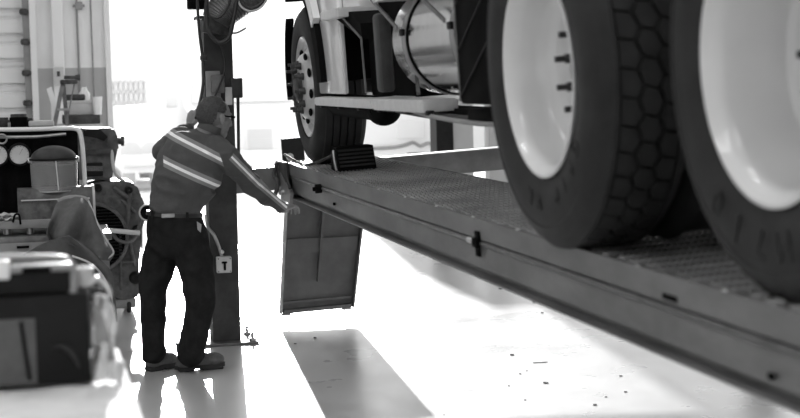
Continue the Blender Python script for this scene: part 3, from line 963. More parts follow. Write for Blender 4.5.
# steps
SX = 1.60
def step(y0, y1, z, th, nm='step', x1=1.84, taper=0):
    b = MB()
    b.prism([Vector((SX + taper, y1, z)), Vector((SX, y1 - .12, z)), Vector((SX, y0, z)), Vector((x1, y0, z)), Vector((x1, y1, z))], (0, 0, -th))
    bmesh.ops.bevel(b.bm, geom=[e for e in b.bm.edges], offset=.006, segments=2, affect='EDGES')
    return b.build(nm, M['step'], truck, tilt=True)
step(7.02, 8.62, DECK + .425, .045, taper=.07)
step(6.06, 7.00, DECK + .428, .052, x1=1.76)
step(7.66, 8.25, DECK + .895, .05, x1=1.82, taper=.06)
step(5.6, 6.85, DECK + .925, .05)
for y in (6.05, 6.4, 6.95, 7.4, 7.9, 8.4): MB().box((SX + .03, y, DECK + .375), (.03, .05, .02), bev=.004).build('step_bracket', M['black_metal'], truck, tilt=True)
# bracket plate between the steps
b = MB().prism([Vector((1.66, 8.10, DECK + .87)), Vector((1.66, 7.66, DECK + .87)), Vector((1.66, 7.40, DECK + .80)), Vector((1.66, 7.38, DECK + .72))], (.18, 0, 0)); b.build('step_gusset', M['black'], truck, tilt=True, smooth=0)
b = MB().bar((1.655, 7.87, DECK + .868), (1.655, 7.38, DECK + .725), .006, .012).bar((1.655, 7.38, DECK + .73), (1.655, 7.36, DECK + .45), .008, .012); b.build('gusset_edge', M['mid'], truck, tilt=True)
# battery box in the recess
b = MB().span((1.82, 7.0, DECK + .42), (2.4, 7.96, DECK + 1.5), bev=.01); b.build('battery_box', M['black'], truck, tilt=True)
b = MB().span((1.635, 6.90, DECK + .455), (1.70, 7.03, DECK + .83), bev=.02); b.build('canister', M['post'], truck, tilt=True)
# fuel tank with straps
TZ, TR, TX = DECK + .685, .25, 1.895
tk = MB().lathe([(0, 0), (0, TR - .03), (.008, TR - .012), (.02, TR), (1.18, TR), (1.192, TR - .012), (1.20, TR - .03), (1.20, 0)], (TX, 5.50, TZ), (0, 1, 0), 96).build('fuel_tank', M['chrome'], truck, tilt=True)
for y in (5.66, 6.44):
    MB().lathe([(-.032, TR + .001), (-.032, TR + .008), (.032, TR + .008), (.032, TR + .001)], (TX, y, TZ), (0, 1, 0), 96, closed=True).build('tank_strap', M['steel'], tk, tilt=True)
    MB().lathe([(-.047, TR + .001), (-.047, TR + .005), (.047, TR + .005), (.047, TR + .001)], (TX, y, TZ), (0, 1, 0), 96, closed=True).build('strap_liner', M['black'], tk, tilt=True)
    a_ = R(172)
    p = Vector((TX + math.cos(a_) * (TR + .015), y, TZ + math.sin(a_) * (TR + .015)))
    MB().box(p, (.016, .05, .03), bev=.004).build('strap_buckle', M['black_metal'], tk, tilt=True)
    MB().bar(p + Vector((-.02, .0, .02)), Vector((1.63, y + .55, DECK + .90)), .008, .018).build('step_strut', M['mid'], truck, tilt=True)
    a_ = R(222)
    p = Vector((TX + math.cos(a_) * (TR + .015), y, TZ + math.sin(a_) * (TR + .015)))
    MB().bar(p + Vector((.0, .05, .02)), p + Vector((-.01, .0, -.06)), .016, .02).build('tank_foot', M['mid'], truck, tilt=True)
# black ribbed panel behind the tank
b = MB().span((1.60, 4.98, DECK + .42), (2.4, 5.47, DECK + 1.5), bev=.012); pn = b.build('side_box', M['black'], truck, tilt=True)
b = MB()
for i in range(6):
    z0 = DECK + .40 + i * .17
    b.bar((1.598, 5.45, z0 + .05), (1.598, 5.0, z0 + .28), .006, .008)
b.build('diagonal_ribs', M['black_metal'], pn, tilt=True)
MB().span((1.596, 5.455, DECK + .43), (1.606, 5.47, DECK + 1.48)).build('bright_edge', M['mid'], pn, tilt=True, smooth=0)
MB().span((1.7, 2.2, DECK + 1.15), (4.0, 4.9, DECK + 1.25), bev=.02).build('rear_deck', M['black_metal'], truck, tilt=True)

# ------------------------------------------------------------------ the man
MD = 8.62
def P(px, py, dd=0.0):
    return D_(px, py, MD + dd)
# camera-aligned but level unit vectors at the man: right and away
aw = ray(190, 209); aw.z = 0; aw.normalize()
rg = Vector((aw.y, -aw.x, 0))
UP = Vector((0, 0, 1))
foot_mid = ground(185, 368)
man = thing('person', 'grey-haired man in dark work clothes with reflective stripes, leaning to reach the runway end', 'person', (foot_mid.x, foot_mid.y, 0))

def capsules(b, chain):
    for (p0, r0), (p1, r1) in zip(chain, chain[1:]):
        p0, p1 = Vector(p0), Vector(p1)
        b.cone(p0, p1, r0, r1, n=16)
    for p, r in chain: b.ball(p, r, u=16, v=12)

def fingers(b, wrist, d, pn, size=1.0, curl=(35, 40, 25), side=1, spread=6):
    """d: wrist to knuckles, pn: palm normal (towards which fingers curl), side: thumb side sign along d x pn"""
    d = Vector(d).normalized(); pn = Vector(pn); pn = (pn - d * pn.dot(d)).normalized()
    s = d.cross(pn).normalized() * side
    k = size
    # palm
    rot = Matrix((s, pn, d)).transposed()
    b.ball(wrist + d * .045 * k, (.043 * k, .017 * k, .055 * k), rot)
    b.ball(wrist + d * .0 * k, (.028 * k, .022 * k, .03 * k), rot)
    lens = ((.040, .025, .020), (.045, .028, .022), (.042, .026, .021), (.033, .020, .018))
    for i in range(4):
        base = wrist + d * (.082 - .004 * abs(i - 1.3)) * k + s * (.030 - .020 * i) * k
        a = R(spread * (1.5 - i))
        dd = (d * math.cos(a) + s * math.sin(a)).normalized()
        pts = [(base - dd * .02 * k, .0095 * k), (base, .0095 * k)]
        ang = 0; p = base
        for L, c, r in zip(lens[i], curl, (.0088, .0080, .0070)):
            ang += R(c)
            p = p + (dd * math.cos(ang) + pn * math.sin(ang)) * L * k
            pts.append((p, r * k))
        capsules(b, pts)
    # thumb from the side of the palm near its base
    p0 = wrist + d * .02 * k + s * .028 * k
    p1 = p0 + (s * .55 + d * .65 + pn * .35).normalized() * .042 * k
    p2 = p1 + (s * .15 + d * .8 + pn * .6).normalized() * .032 * k
    p3 = p2 + (d * .75 + pn * .7 - s * .1).normalized() * .024 * k
    capsules(b, [(p0, .014 * k), (p1, .011 * k), (p2, .0095 * k), (p3, .008 * k)])

# joints
shR, elR, wrR = P(227, 157, -.10), P(254, 187, .06), P(283, 207.5, .28)
shL, elL, wrL = P(179, 139, .12), P(162, 152, .10), P(190, 127, .30)
HC = P(215.5, 118.5, .02)
# head frame: faces right and away, tipped slightly down
ha = R(33)
hf = (rg * math.cos(ha) + aw * math.sin(ha)); hf = (hf - UP * .16).normalized()
hs = hf.cross(UP).normalized()          # the person's right side (towards the camera)
hu = hs.cross(hf).normalized()
HR = Matrix((hf, hs, hu)).transposed()
def H(f, s, u): return HC + hf * f + hs * s + hu * u

b = MB()
# skull, face, jaw
b.ball(H(-.012, 0, .028), (.098, .077, .090), HR, 24, 18)
b.ball(H(.030, 0, -.020), (.062, .060, .085), HR, 20, 16)
b.ball(H(.045, 0, -.078), (.040, .042, .036), HR, 16, 12)
b.ball(H(.005, 0, -.060), (.060, .058, .045), HR, 16, 12)
b.ball(H(.070, 0, .034), (.022, .050, .014), HR)             # brow
b.cone(H(.078, 0, .012), H(.106, 0, -.022), .009, .014, n=12)   # nose
b.ball(H(.103, 0, -.024), (.015, .017, .011), HR)
b.ball(H(.084, 0, -.050), (.010, .022, .006), HR); b.ball(H(.082, 0, -.060), (.011, .020, .006), HR)
for sd in (-1, 1):
    b.ball(H(.058, sd * .040, -.012), (.028, .020, .022), HR)    # cheek
    b.ball(H(-.006, sd * .080, -.004), (.019, .008, .031), HR)   # ear
    b.ball(H(-.004, sd * .082, -.026), (.010, .008, .010), HR)
# neck, core of the body
NB = P(206, 134, .0)
b.cone(H(-.03, 0, -.05), NB, .058, .066, n=20)
b.ball(NB, (.06, .06, .05))
pel = P(178, 222, .0)
ch = P(197, 158, .02)
capsules(b, [(NB, .06), (ch, .10), (P(183, 190), .09), (pel, .10)])
capsules(b, [(ch, .07), (shR, .045), (elR, .036), (wrR, .026)])
capsules(b, [(ch, .07), (shL, .045), (elL, .036), (wrL, .026)])
hipL, knL, anL = P(165, 238, .05), P(152.5, 298, -.02), P(152, 350, -.04)
hipR, knR, anR = P(189, 240, -.05), P(199, 296, -.10), P(191, 350, -.12)
# keep the feet on the floor: ankle 9 cm up
def onfloor(px, py, dd, z):
    p = P(px, py, dd); p.z = z; return p
capsules(b, [(pel, .09), (hipL, .07), (knL, .05), (anL, .038)])
capsules(b, [(pel, .09), (hipR, .07), (knR, .05), (anR, .038)])
# hands: the right one reaches down to the runway end, the left one holds the cable
dR = (P(289, 205, .36) - wrR)
fingers(b, wrR, dR + UP * .0, -UP * .9 + aw * .3, 1.12, curl=(22, 30, 20), side=1, spread=9)
fingers(b, wrL, (UP * .9 + rg * .15 + aw * .1), (rg * .8 + aw * .5), 1.05, curl=(55, 60, 40), side=-1)
body = b.build('body', M['skin'], man, remesh=.0042, relax=4)
# eyes
for sd in (-1, 1):
    MB().ball(H(.070, sd * .030, .012), .0125, u=14, v=10).build('eye', M['white'], man)
    MB().ball(H(.0805, sd * .030, .012), .0045, u=10, v=8).build('pupil', M['black'], man)
# hair: cap over back and sides, thin at the forehead
b = MB()
bm = b.bm
nu, nv = 60, 40
g = {}
for i in range(nu):
    for j in range(nv + 1):
        th = 2 * PI * i / nu; ph = PI * j / nv
        v = Vector((math.sin(ph) * math.cos(th), math.sin(ph) * math.sin(th), math.cos(ph)))
        n_ = noise.noise(v * 7) * .004
        g[i, j] = (v, n_)
def inhair(v):
    f, s, u = v
    if abs(s) > .6 and u < .10 and f > -.30: return False
    if u > .2: return f < .02 + .30 * abs(s) + .12 * noise.noise(v * 5)
    return f < .16 + .3 * u - (.38 if u < -.2 else 0) and u > -.93
vid = {}
for (i, j), (v, n_) in g.items():
    th_ = .005 if v.x < .2 else .003
    vid[i, j] = bm.verts.new(H(-.014 + v.x * (.101 + th_ + n_ * .6), v.y * (.079 + th_ * .8 + n_), .026 + v.z * (.092 + th_ + n_)))
for i in range(nu):
    for j in range(nv):
        q = [(i, j), ((i + 1) % nu, j), ((i + 1) % nu, j + 1), (i, j + 1)]
        c = sum((g[k][0] for k in q), Vector()) / 4
        if inhair(c): b.face([vid[k] for k in q])
bmesh.ops.remove_doubles(bm, verts=bm.verts[:], dist=1e-5)
for v in [v for v in bm.verts if not v.link_faces]: bm.verts.remove(v)
b.build("hair", M["hair"], man, solid=.008)
b = MB()
for sd in (-1, 1):
    b.box(H(.032, sd * .079, .016), (.100, .004, .008), HR, bev=.001)
    ring = [H(.081, sd * (.030 + .024 * math.cos(a)), .012 + .018 * math.sin(a)) for a in [2 * PI * k / 20 for k in range(20)]]
    b.tube(ring, .0024, 6, closed=True)
    b.box(H(.080, sd * .066, .020), (.006, .026, .007), HR)
b.tube([H(.082, -.008, .016), H(.092, 0, .020), H(.082, .008, .016)], .0022, 6)
b.build('eyeglasses', M['black'], man)

# shirt
def V(ang, r):   # vector in the picture-parallel vertical plane
    return (rg * math.cos(R(ang)) + UP * -math.sin(R(ang))) * r
def sec(c, ang, ru, rv, yaw=18):
    u = V(ang, ru) + aw * (-math.sin(R(yaw)) * ru)
    n = (V(ang, 1)).normalized()
    # thickness direction: away, turned with the torso
    v = (aw + rg * math.sin(R(yaw))).normalized() * rv
    return (c, u, v)
b = MB()
b.loft([sec(P(174.5, 216), 2, .142, .115), sec(P(175.5, 207), 4, .148, .120), sec(P(178, 197), 7, .150, .122), sec(P(182, 185), 12, .168, .128),
        sec(P(187, 172), 17, .182, .135), sec(P(192.5, 161), 21, .190, .135), sec(P(198, 151), 24, .190, .125), sec(P(203, 143), 26, .165, .105), sec(P(207, 136), 26, .10, .08), sec(P(209.5, 131), 24, .068, .066)], 32)
capsules(b, [(P(217, 150, -.05), .082), (shR, .070), (P(240, 172, -.02), .064), (elR, .058), (P(268, 198, .17), .050), (P(280, 206, .265), .043)])
capsules(b, [(P(190, 143, .07), .075), (shL, .072), (P(169, 147, .12), .070), (elL, .064), (P(174, 140, .20), .054), (P(187, 129, .28), .040)])
# loose cloth hanging from the upper arm to the waist
b.loft([sec(P(206, 188, -.02), 30, .07, .06), sec(P(196, 205, .0), 10, .055, .07), sec(P(190, 212, 0), 5, .04, .07)], 16)
b.ball(P(207, 175, -.04), (.09, .07, .10))
shirt = b.build('shirt', M['white'], man, remesh=.009, relax=5)
# wrinkle displacement
def wrinkle(o, amp, scale, sq=(1, 1, 1)):
    me = o.data
    me.update()
    nrm = [v.normal.copy() for v in me.vertices]
    for v, n in zip(me.vertices, nrm):
        q = Vector((v.co.x * sq[0], v.co.y * sq[1], v.co.z * sq[2])) * scale
        a = 1 - abs(noise.noise(q)) * 2
        c = noise.noise(q * 2.3 + Vector((5, 3, 1)))
        v.co += n * amp * (a * a * .8 + c * .5 - .4)
wrinkle(shirt, .015, 7.5, (1, 1, 1.3))
# collar
b = MB()
cn = (P(213, 124) - P(205, 137)).normalized()
b.loft([(P(208.5, 131.5), V(24, .072), aw * .070), (P(211.5, 124.5), V(24, .068), aw * .064)], 28)
b.build('collar', M['collar'], man, solid=0)
col = [o for o in man.children if o.name == 'collar'][0] if False else None

def shirt_mat():
    """dark twill with sewn reflective tape: bands are slabs in the shirt's own space"""
    m = mat('work_shirt', .07, .85, noise_amt=.14, scale=7, bump=.35, bscale=60)
    nt = m.node_tree; b_ = nt.nodes['Principled BSDF']
    base_link = b_.inputs['Base Color'].links[0].from_socket
    tc = nt.nodes['Texture Coordinate']
    o = Vector(shirt.location)
    def dot(n, d0):
        vm = nt.nodes.new('ShaderNodeVectorMath'); vm.operation = 'DOT_PRODUCT'
        nt.links.new(tc.outputs['Object'], vm.inputs[0]); vm.inputs[1].default_value = n
        s = nt.nodes.new('ShaderNodeMath'); s.operation = 'SUBTRACT'; s.inputs[1].default_value = d0
        nt.links.new(vm.outputs['Value'], s.inputs[0]); return s.outputs[0]
    def absless(x, w):
        a = nt.nodes.new('ShaderNodeMath'); a.operation = 'ABSOLUTE'; nt.links.new(x, a.inputs[0])
        l = nt.nodes.new('ShaderNodeMath'); l.operation = 'LESS_THAN'; l.inputs[1].default_value = w
        nt.links.new(a.outputs[0], l.inputs[0]); return l.outputs[0]
    def op(kind, x, y):
        a = nt.nodes.new('ShaderNodeMath'); a.operation = kind
        for i, q in enumerate((x, y)):
            if isinstance(q, (int, float)): a.inputs[i].default_value = q
            else: nt.links.new(q, a.inputs[i])
        return a.outputs[0]
    wide, thin = None, None
    def add(wm, tm):
        nonlocal wide, thin
        wide = wm if wide is None else op('MAXIMUM', wide, wm)
        thin = tm if thin is None else op('MAXIMUM', thin, tm)
    # sleeve region: beyond the plane across the shoulder
    ad = (elR - shR).normalized()
    sl_n = rg * .82 - UP * -.0 + UP * .45
    sl_n = (rg * .95 + UP * .3).normalized()
    q0 = P(222, 161, -.1) - o
    sleeve = op('GREATER_THAN', dot(tuple(sl_n), sl_n.dot(q0)), 0.0)
    lcut = op('GREATER_THAN', dot(tuple(rg), rg.dot(P(163.5, 160) - o)), 0.0)
    torso = op('MULTIPLY', op('SUBTRACT', 1.0, sleeve), lcut)
    for (pa, pb) in (((177.5, 137), (220.4, 158.5)), ((166, 161.5), (214, 183.5))):
        A, B = P(*pa) - o, P(*pb) - o
        n = (B - A).normalized().cross(aw + UP * .0).normalized()
        d = dot(tuple(n), n.dot(A))
        add(op('MULTIPLY', absless(d, .029), torso), op('MULTIPLY', absless(d, .0085), torso))
    # sleeve band follows the arm on its upper outer side
    for (A, B, cut) in ((P(229, 154, -.1), P(256, 181, .06), None), (P(256, 181, .06), P(283, 204, .28), None)):
        A = A - o; B = B - o
        dr = (B - A).normalized()
        n = dr.cross(aw).normalized()
        d = dot(tuple(n), n.dot(A))
        t0 = op('GREATER_THAN', dot(tuple(dr), dr.dot(A)), -.015)
        t1 = op('LESS_THAN', dot(tuple(dr), dr.dot(B)), .006)
        reg = op('MULTIPLY', op('MULTIPLY', t0, t1), sleeve)
        add(op('MULTIPLY', absless(d, .021), reg), op('MULTIPLY', absless(d, .006), reg))
    mx = nt.nodes.new('ShaderNodeMix'); mx.data_type = 'RGBA'
    nt.links.new(wide, mx.inputs[0]); nt.links.new(base_link, mx.inputs[6]); mx.inputs[7].default_value = (.24, .24, .24, 1)
    mx2 = nt.nodes.new('ShaderNodeMix'); mx2.data_type = 'RGBA'
    nt.links.new(thin, mx2.inputs[0]); nt.links.new(mx.outputs[2], mx2.inputs[6]); mx2.inputs[7].default_value = (.95, .95, .95, 1)
    nt.links.new(mx2.outputs[2], b_.inputs['Base Color'])
    return m
shirt.data.materials.clear(); shirt.data.materials.append(shirt_mat())

# trousers
b = MB()
b.loft([sec(P(174.5, 211), 4, .146, .118), sec(P(175.5, 222), 3, .160, .128), sec(P(177.5, 235), 2, .172, .135), sec(P(179, 249), 0, .168, .125), sec(P(179, 258), 0, .15, .10)], 28)
capsules(b, [(P(166, 240, .05), .105), (P(160, 258, .04), .104), (P(154, 280, .0), .091), (P(152.5, 298, -.02), .080), (P(153, 318, -.02), .075), (P(153.5, 345, -.04), .069), (P(153.5, 353, -.04), .073)])
capsules(b, [(P(189.5, 240, -.05), .110), (P(195, 262, -.08), .107), (P(198.5, 285, -.10), .098), (P(200, 303, -.10), .090), (P(196.5, 325, -.11), .082), (P(192, 347, -.12), .076), (P(191.5, 354, -.12), .079)])
tr = b.build('trousers', M['trousers'], man, remesh=.010, relax=6)
wrinkle(tr, .009, 7, (1, 1, 1.2))
# belt and loops
b = MB()
s0 = sec(P(174.5, 211.5), 4, .155, .127); s1 = sec(P(174.3, 215.5), 4, .158, .130)
b.loft([s0, s1], 40)
belt = b.build('belt', M['belt'], man, smooth=60)
for a in (235, 310):
    a = R(a); c = (s0[0] + s1[0]) / 2 + s1[1] * 1.02 * math.cos(a) + s1[2] * 1.03 * math.sin(a)
    MB().box(c, (.014, .014, .045), bev=.003).build('belt_loop', M['trousers'], belt)
a = R(272); c = (s0[0] + s1[0]) / 2 + s1[1] * 1.03 * math.cos(a) + s1[2] * 1.04 * math.sin(a)
MB().box(c + rg * .0, (.075, .01, .024), bev=.004).build('belt_badge', M['steel'], belt)
p = P(199.5, 227, -.13); MB().prism([p + V(0, -.014) + V(90, -.03), p + V(0, .012) + V(90, -.012), p + V(0, .006) + V(90, .032), p + V(0, -.012) + V(90, .014)], aw * .03).build('pocket_cloth', M['rag'], man)

# boots
def boot(heel, toe, name='boot'):
    d = toe - heel; L = d.length; d.normalize(); s_ = d.cross(UP).normalized()
    b = MB()
    Rm = Matrix((d, s_, UP)).transposed()
    b.ball(heel + d * .045 + UP * .055, (.055, .042, .055), Rm)
    b.ball(heel + d * (L * .45) + UP * .060, (L * .36, .044, .042), Rm)
    b.ball(heel + d * (L - .075) + UP * .052, (.078, .052, .044), Rm)
    b.cone(heel + d * .055 + UP * .06, heel + d * .045 + UP * .17, .052, .056, n=18)
    b.loft([(heel + d * (L * .45) + UP * .028, d * (L * .52), s_ * .046), (heel + d * (L * .45) + UP * .05, d * (L * .50), s_ * .045)], 28)
    o = b.build(name, M['boot'], man, remesh=.006, relax=4)
    sb = MB()
    outl = []
    for k in range(36):
        a = 2 * PI * k / 36
        wv = .046 + .010 * math.cos(a)
        outl.append(heel + d * (L * .47 + L * .545 * math.cos(a)) + s_ * (wv * math.sin(a)) + UP * .012)
    sb.prism(outl, UP * .022)
    sb.span((0, 0, 0), (.001, .001, .001)) if False else None
    sb.build('sole', M['rubber'], o)
    hb = MB(); hb.box(heel + d * .045 + UP * .012, (.09, .078, .024), Rm, bev=.008); hb.box(heel + d * (L * .72) + UP * .008, (L * .45, .085, .016), Rm, bev=.006)
    hb.build('heel', M['rubber'], o)
    return o
hl, tl = ground(147.5, 371.5), ground(177, 366.5)
boot(hl, tl)
hr_, tr_ = ground(178, 371.5), ground(224.5, 367.5)
boot(hr_, tr_)

# ------------------------------------------------------------------ left side: engine, work bench, things on it
def lathe_v(prof, c, m, name, parent, n=32, axis=(0, 0, 1), **k):
    return MB().lathe(prof, c, axis, n).build(name, m, parent, **k)

# engine on a stand, with the big fan opening
sE = 140.0
def E(px, py, s=sE): return W(px, py, s)
dE = FPX / sE
base = E(112, 303); eng = thing('engine', 'dark greasy engine block with a round fan opening, standing left of the man', 'engine', (base.x, base.y, 0))
b = MB()
Y0 = E(110, 240).y
def EY(px, py, dy=0.0):
    p = atY(px, py, Y0 + dy); return p
outline = [(84, 186), (100, 182), (118, 181), (133, 182), (136, 188), (141, 193), (141, 200), (146, 206), (144, 214), (141, 222), (142, 240), (139, 262), (140, 296), (128, 300), (112, 298), (84, 298)]
b.prism([EY(x, y) for x, y in outline], (0, .5, 0))
bmesh.ops.bevel(b.bm, geom=[e for e in b.bm.edges], offset=.012, segments=2, affect='EDGES')
b.build('engine_block', M['engine'], eng, smooth=30)
fc = EY(92, 238, -.03)
b = MB().lathe([(0, .25), (.02, .26), (.04, .25), (.04, .235), (0, .235)], fc, (0, -1, 0), 56, closed=True); b.build('fan_shroud', M['engine'], eng)
MB().lathe([(0.0, 0), (0.0, .24), (.01, .24), (.01, 0)], fc + Vector((0, .012, 0)), (0, -1, 0), 48).build('fan_recess', M['black'], eng)
b = MB()
for i in range(20):
    z = fc.z - .22 + i * .0232
    hw = math.sqrt(max(.0, .235 ** 2 - (z - fc.z) ** 2))
    b.box((fc.x, fc.y - .02, z), (2 * hw, .01, .008))
b.build('cooling_fins', M['black_metal'], eng, smooth=0)
for (x, y, r) in ((135.5, 278, .045), (129, 190, .03), (98, 188, .03), (137, 230, .035)):
    c = EY(x, y, -.02); MB().lathe([(0, 0), (.02, r * .5), (.02, r * .8), (.0, r), (-.04, r)], c, (0, -1, 0), 24).build('cover_cap', M['black_metal'], eng)
b = MB()
for (x0, y0, x1, y1, w) in ((114, 188, 132, 200, .016), (122, 200, 135, 212, .014), (130, 186, 127, 230, .016), (120, 214, 121, 290, .010), (128, 236, 135, 266, .014), (120, 262, 138, 262, .010)):
    b.tube([EY(x0, y0, -.01), EY((x0 + x1) / 2, (y0 + y1) / 2, -.03), EY(x1, y1, -.01)], w, 8)
b.build('cast_ribs', M['engine'], eng)
b = MB().tube([EY(112, 232, -.05), EY(118, 240, -.06), EY(128, 242, -.06), (EY(136, 236, -.05)), EY(140, 222, -.03)], .013, 8, smooth=True); b.build('coolant_pipe', M['mid'], eng)
# stand below the engine
st = thing('engine_stand', 'low pale wheeled stand beneath the greasy engine', 'stand', (base.x, base.y + .2, 0))
b = MB(); zt = EY(110, 300).z
a, c = EY(84, 300, .02), EY(136, 300, .02)
b.span((a.x, Y0 + .02, zt - .07), (c.x, Y0 + .48, zt + .0), bev=.01); b.build('frame', M['grey'], st)
for x in (a.x + .05, c.x - .05):
    for y in (Y0 + .06, Y0 + .42):
        MB().span((x - .02, y - .02, .10), (x + .02, y + .02, zt - .06)).build('leg', M['light'], st, smooth=0)
        MB().lathe([(-.015, 0), (-.015, .045), (-.010, .052), (.010, .052), (.015, .045), (.015, 0)], (x, y, .052), (1, 0, 0), 20).build('caster', M['rubber'], st)
# pale bar across the fan
a, c = EY(94, 229, -.12), EY(140, 233, -.10)
tag(MB().cone(a, c, .017, n=12).build('pale_rod', M['light']), 'thin pale rod lying level across the fan opening of the engine', 'rod')
# upper machine on the engine
up = thing('gearbox', 'dark square-shouldered gearbox stacked above the engine', 'gearbox', EY(100, 182, .1))
b = MB(); b.prism([EY(x, y, .02) for x, y in ((70, 128), (113, 128), (117, 134), (119, 150), (115, 153), (112, 180), (70, 180))], (0, .40, 0))
bmesh.ops.bevel(b.bm, geom=b.bm.edges[:], offset=.012, segments=2, affect='EDGES'); b.build('casing', M['engine'], up, smooth=30)
b = MB().prism([EY(x, y, -.05) for x, y in ((83, 129), (100, 129), (108, 137), (104, 141), (96, 138), (84, 136))], (0, .08, 0)); b.build('lever_arm', M['black_metal'], up, smooth=30)
b = MB().cone(EY(116, 141, .1), EY(123, 141, .1), .025, n=12).cone(EY(121, 141, .1), EY(124, 141, .1), .036, n=12); b.build('shaft_end', M['dark'], up)
b = MB().span(EY(86, 163, -.0), EY(103, 176, .05), bev=.01); pl = b.build('name_plate', M['black_metal'], up)
b = MB()
for i in range(9): b.box(EY(87.5 + i * 1.8, 168.5, -.006), (.010, .008, .035))
b.build('vent_slots', M['mid'], pl, smooth=0)
b = MB().span(EY(84, 149.5, -.01), EY(114, 153, .03)); b.build('flange', M['dark'], up, smooth=0)
MB().tube([EY(112, 150, 0), EY(113, 165, -.02), EY(117, 176, 0), EY(124, 181, .05)], .012, 8, smooth=True).build('pale_line', M['pale_cable'], up)
# black hose end with pale rim, its air line
p = EY(147.5, 212.5, -.15)
hz = thing('air_hose', 'black round hose end with a pale rim, just behind the man at waist height', 'hose', p)
MB().lathe([(-.05, 0), (-.05, .04), (0, .052), (.004, .048), (.0, .0)], p, (0, -1, 0), 28).build('black_cap', M['black'], hz)
MB().lathe([(0, .050), (.008, .052), (.008, .060), (0, .062), (-.02, .058)], p, (0, -1, 0), 28).build('pale_rim', M['light'], hz)
MB().tube([p + Vector((-.02, .04, -.03)), EY(143, 222, -.1), EY(140, 229, -.05), EY(131, 232, -.03)], .010, 8, smooth=True).build('hose', M['mid'], hz)
MB().tube([p + Vector((-.035, .05, -.04)), EY(142, 250, .05), EY(141.5, 285, .05), EY(142, 300, .05), ground(141, 312)], .006, 8, smooth=True).build('pale_line', M['pale_cable'], hz)

# work bench at mid distance with a round-cornered frame
sB = 168.0
YB2 = W(50, 200, sB).y
def B(px, py, dy=0.0): return atY(px, py, YB2 + dy)
bench = thing('work_bench', 'grey steel work bench under the metal box and dark screen', 'work bench', (B(40, 240).x, YB2, 0))
zt = B(50, 219).z; z2 = B(50, 234).z
xr = B(93, 220).x; xl = B(-30, 220).x
MB().span((xl, YB2 - .02, zt - .05), (xr, YB2 + .55, zt), bev=.005).build('bench_top', M['grey'], bench)
MB().span((xl, YB2 - .10, z2 - .04), (B(60, 234).x + .3, YB2 + .5, z2), bev=.005).build('lower_shelf', M['mid'], bench)
MB().span((xl, YB2 - .10, z2 - .30), (B(60, 234).x + .28, YB2 - .08, z2 - .035)).build('drawer_front', M['grey'], bench, smooth=0)
p = B(23, 247, -.1); MB().box((p.x, p.y - .005, p.z), (.07, .012, .014), bev=.003).build('drawer_slot', M['black'], bench)
for x in (xl + .05, xr - .06):
    for y in (YB2 + .02, YB2 + .48): MB().span((x - .02, y - .02, 0), (x + .02, y + .02, zt - .04)).build('leg', M['mid'], bench, smooth=0)
for px in (7, 30): 
    p = B(px, 226, .05); MB().lathe([(-.05, .022), (.06, .022), (.06, .0)], p, (0, 0, 1), 14).build('spacer', M['steel'], bench)
# metal box with rounded top
a, c = B(17, 190), B(94, 219)
bx = thing('steel_toolbox', 'grey steel box with a rounded lid and pale end rim, under the face shield', 'toolbox', ((a.x + c.x) / 2, YB2 + .1, zt))
pf = [(0.0, 0), (.0, .09), (.015, .115), (.05, .135), (.20, .135), (.235, .115), (.25, .09), (.25, 0)]
hh = a.z - zt
pf = [(u, v / .135 * hh) for u, v in pf]
MB().prism([Vector((a.x, YB2 + .02 + u, zt + v)) for u, v in pf], (c.x - a.x, 0, 0)).build('box', M['engine'], bx, smooth=50)
b = MB().prism([Vector((c.x - .002, YB2 + .012 + u * 1.04, zt + v * 1.04)) for u, v in pf], (.014, 0, 0)); b.build('pale_end_rim', M['light'], bx, smooth=50)
b = MB().span((a.x + .02, YB2 + .008, zt + hh * .62), (c.x - .02, YB2 + .022, zt + hh * .66)); b.build('lid_seam', M['light'], bx, smooth=0)
MB().tube([B(13, 222, -.02), B(15, 215, -.05), B(19, 215, -.05), B(20.5, 224, -.02)], .006, 8, smooth=True).build('wire_handle', M['black'], bx)

# dark screen in a pale bent-tube frame, two round gauges on it
YS2 = YB2 + .33
def S(px, py, dy=0.0): return atY(px, py, YS2 + dy)
sc = thing('gauge_board', 'black board in a pale bent-tube frame, standing on the bench behind the face shield', 'gauge board', (S(40, 200).x, YS2, zt))
zb = zt
pts = [S(-30, 129.5), S(20, 129.5), S(60, 128.5), S(73, 128.5), S(79, 131), S(81.5, 140), S(83.5, 160), S(86, 200)]
pts[-1].z = zb + .01
MB().tube(pts, .014, 12, smooth=True).build('bent_tube', M['white'], sc)
pts2 = [S(-30, 137.5, -.01), S(20, 137, -.01), S(40, 136.5, -.01), S(66, 134, -.01)]
MB().tube(pts2, .010, 8, smooth=True).build('inner_rod', M['steel'], sc)
a, c = S(-32, 131), S(80, 200)
MB().span((a.x, YS2 + .02, zb), (c.x, YS2 + .05, a.z - .01)).build('black_board', M['black'], sc, smooth=0)
b = MB()
def fold(u, v):
    x = a.x + (c.x - a.x) * u; z = zb + (a.z - zb) * v
    return (x, YS2 + .012 - .012 * math.sin(u * 41 + 3 * math.sin(v * 4)) * (.3 + .7 * (1 - v)), z)
b.grid(fold, 60, 10); b.build('black_cloth', M['black'], sc)
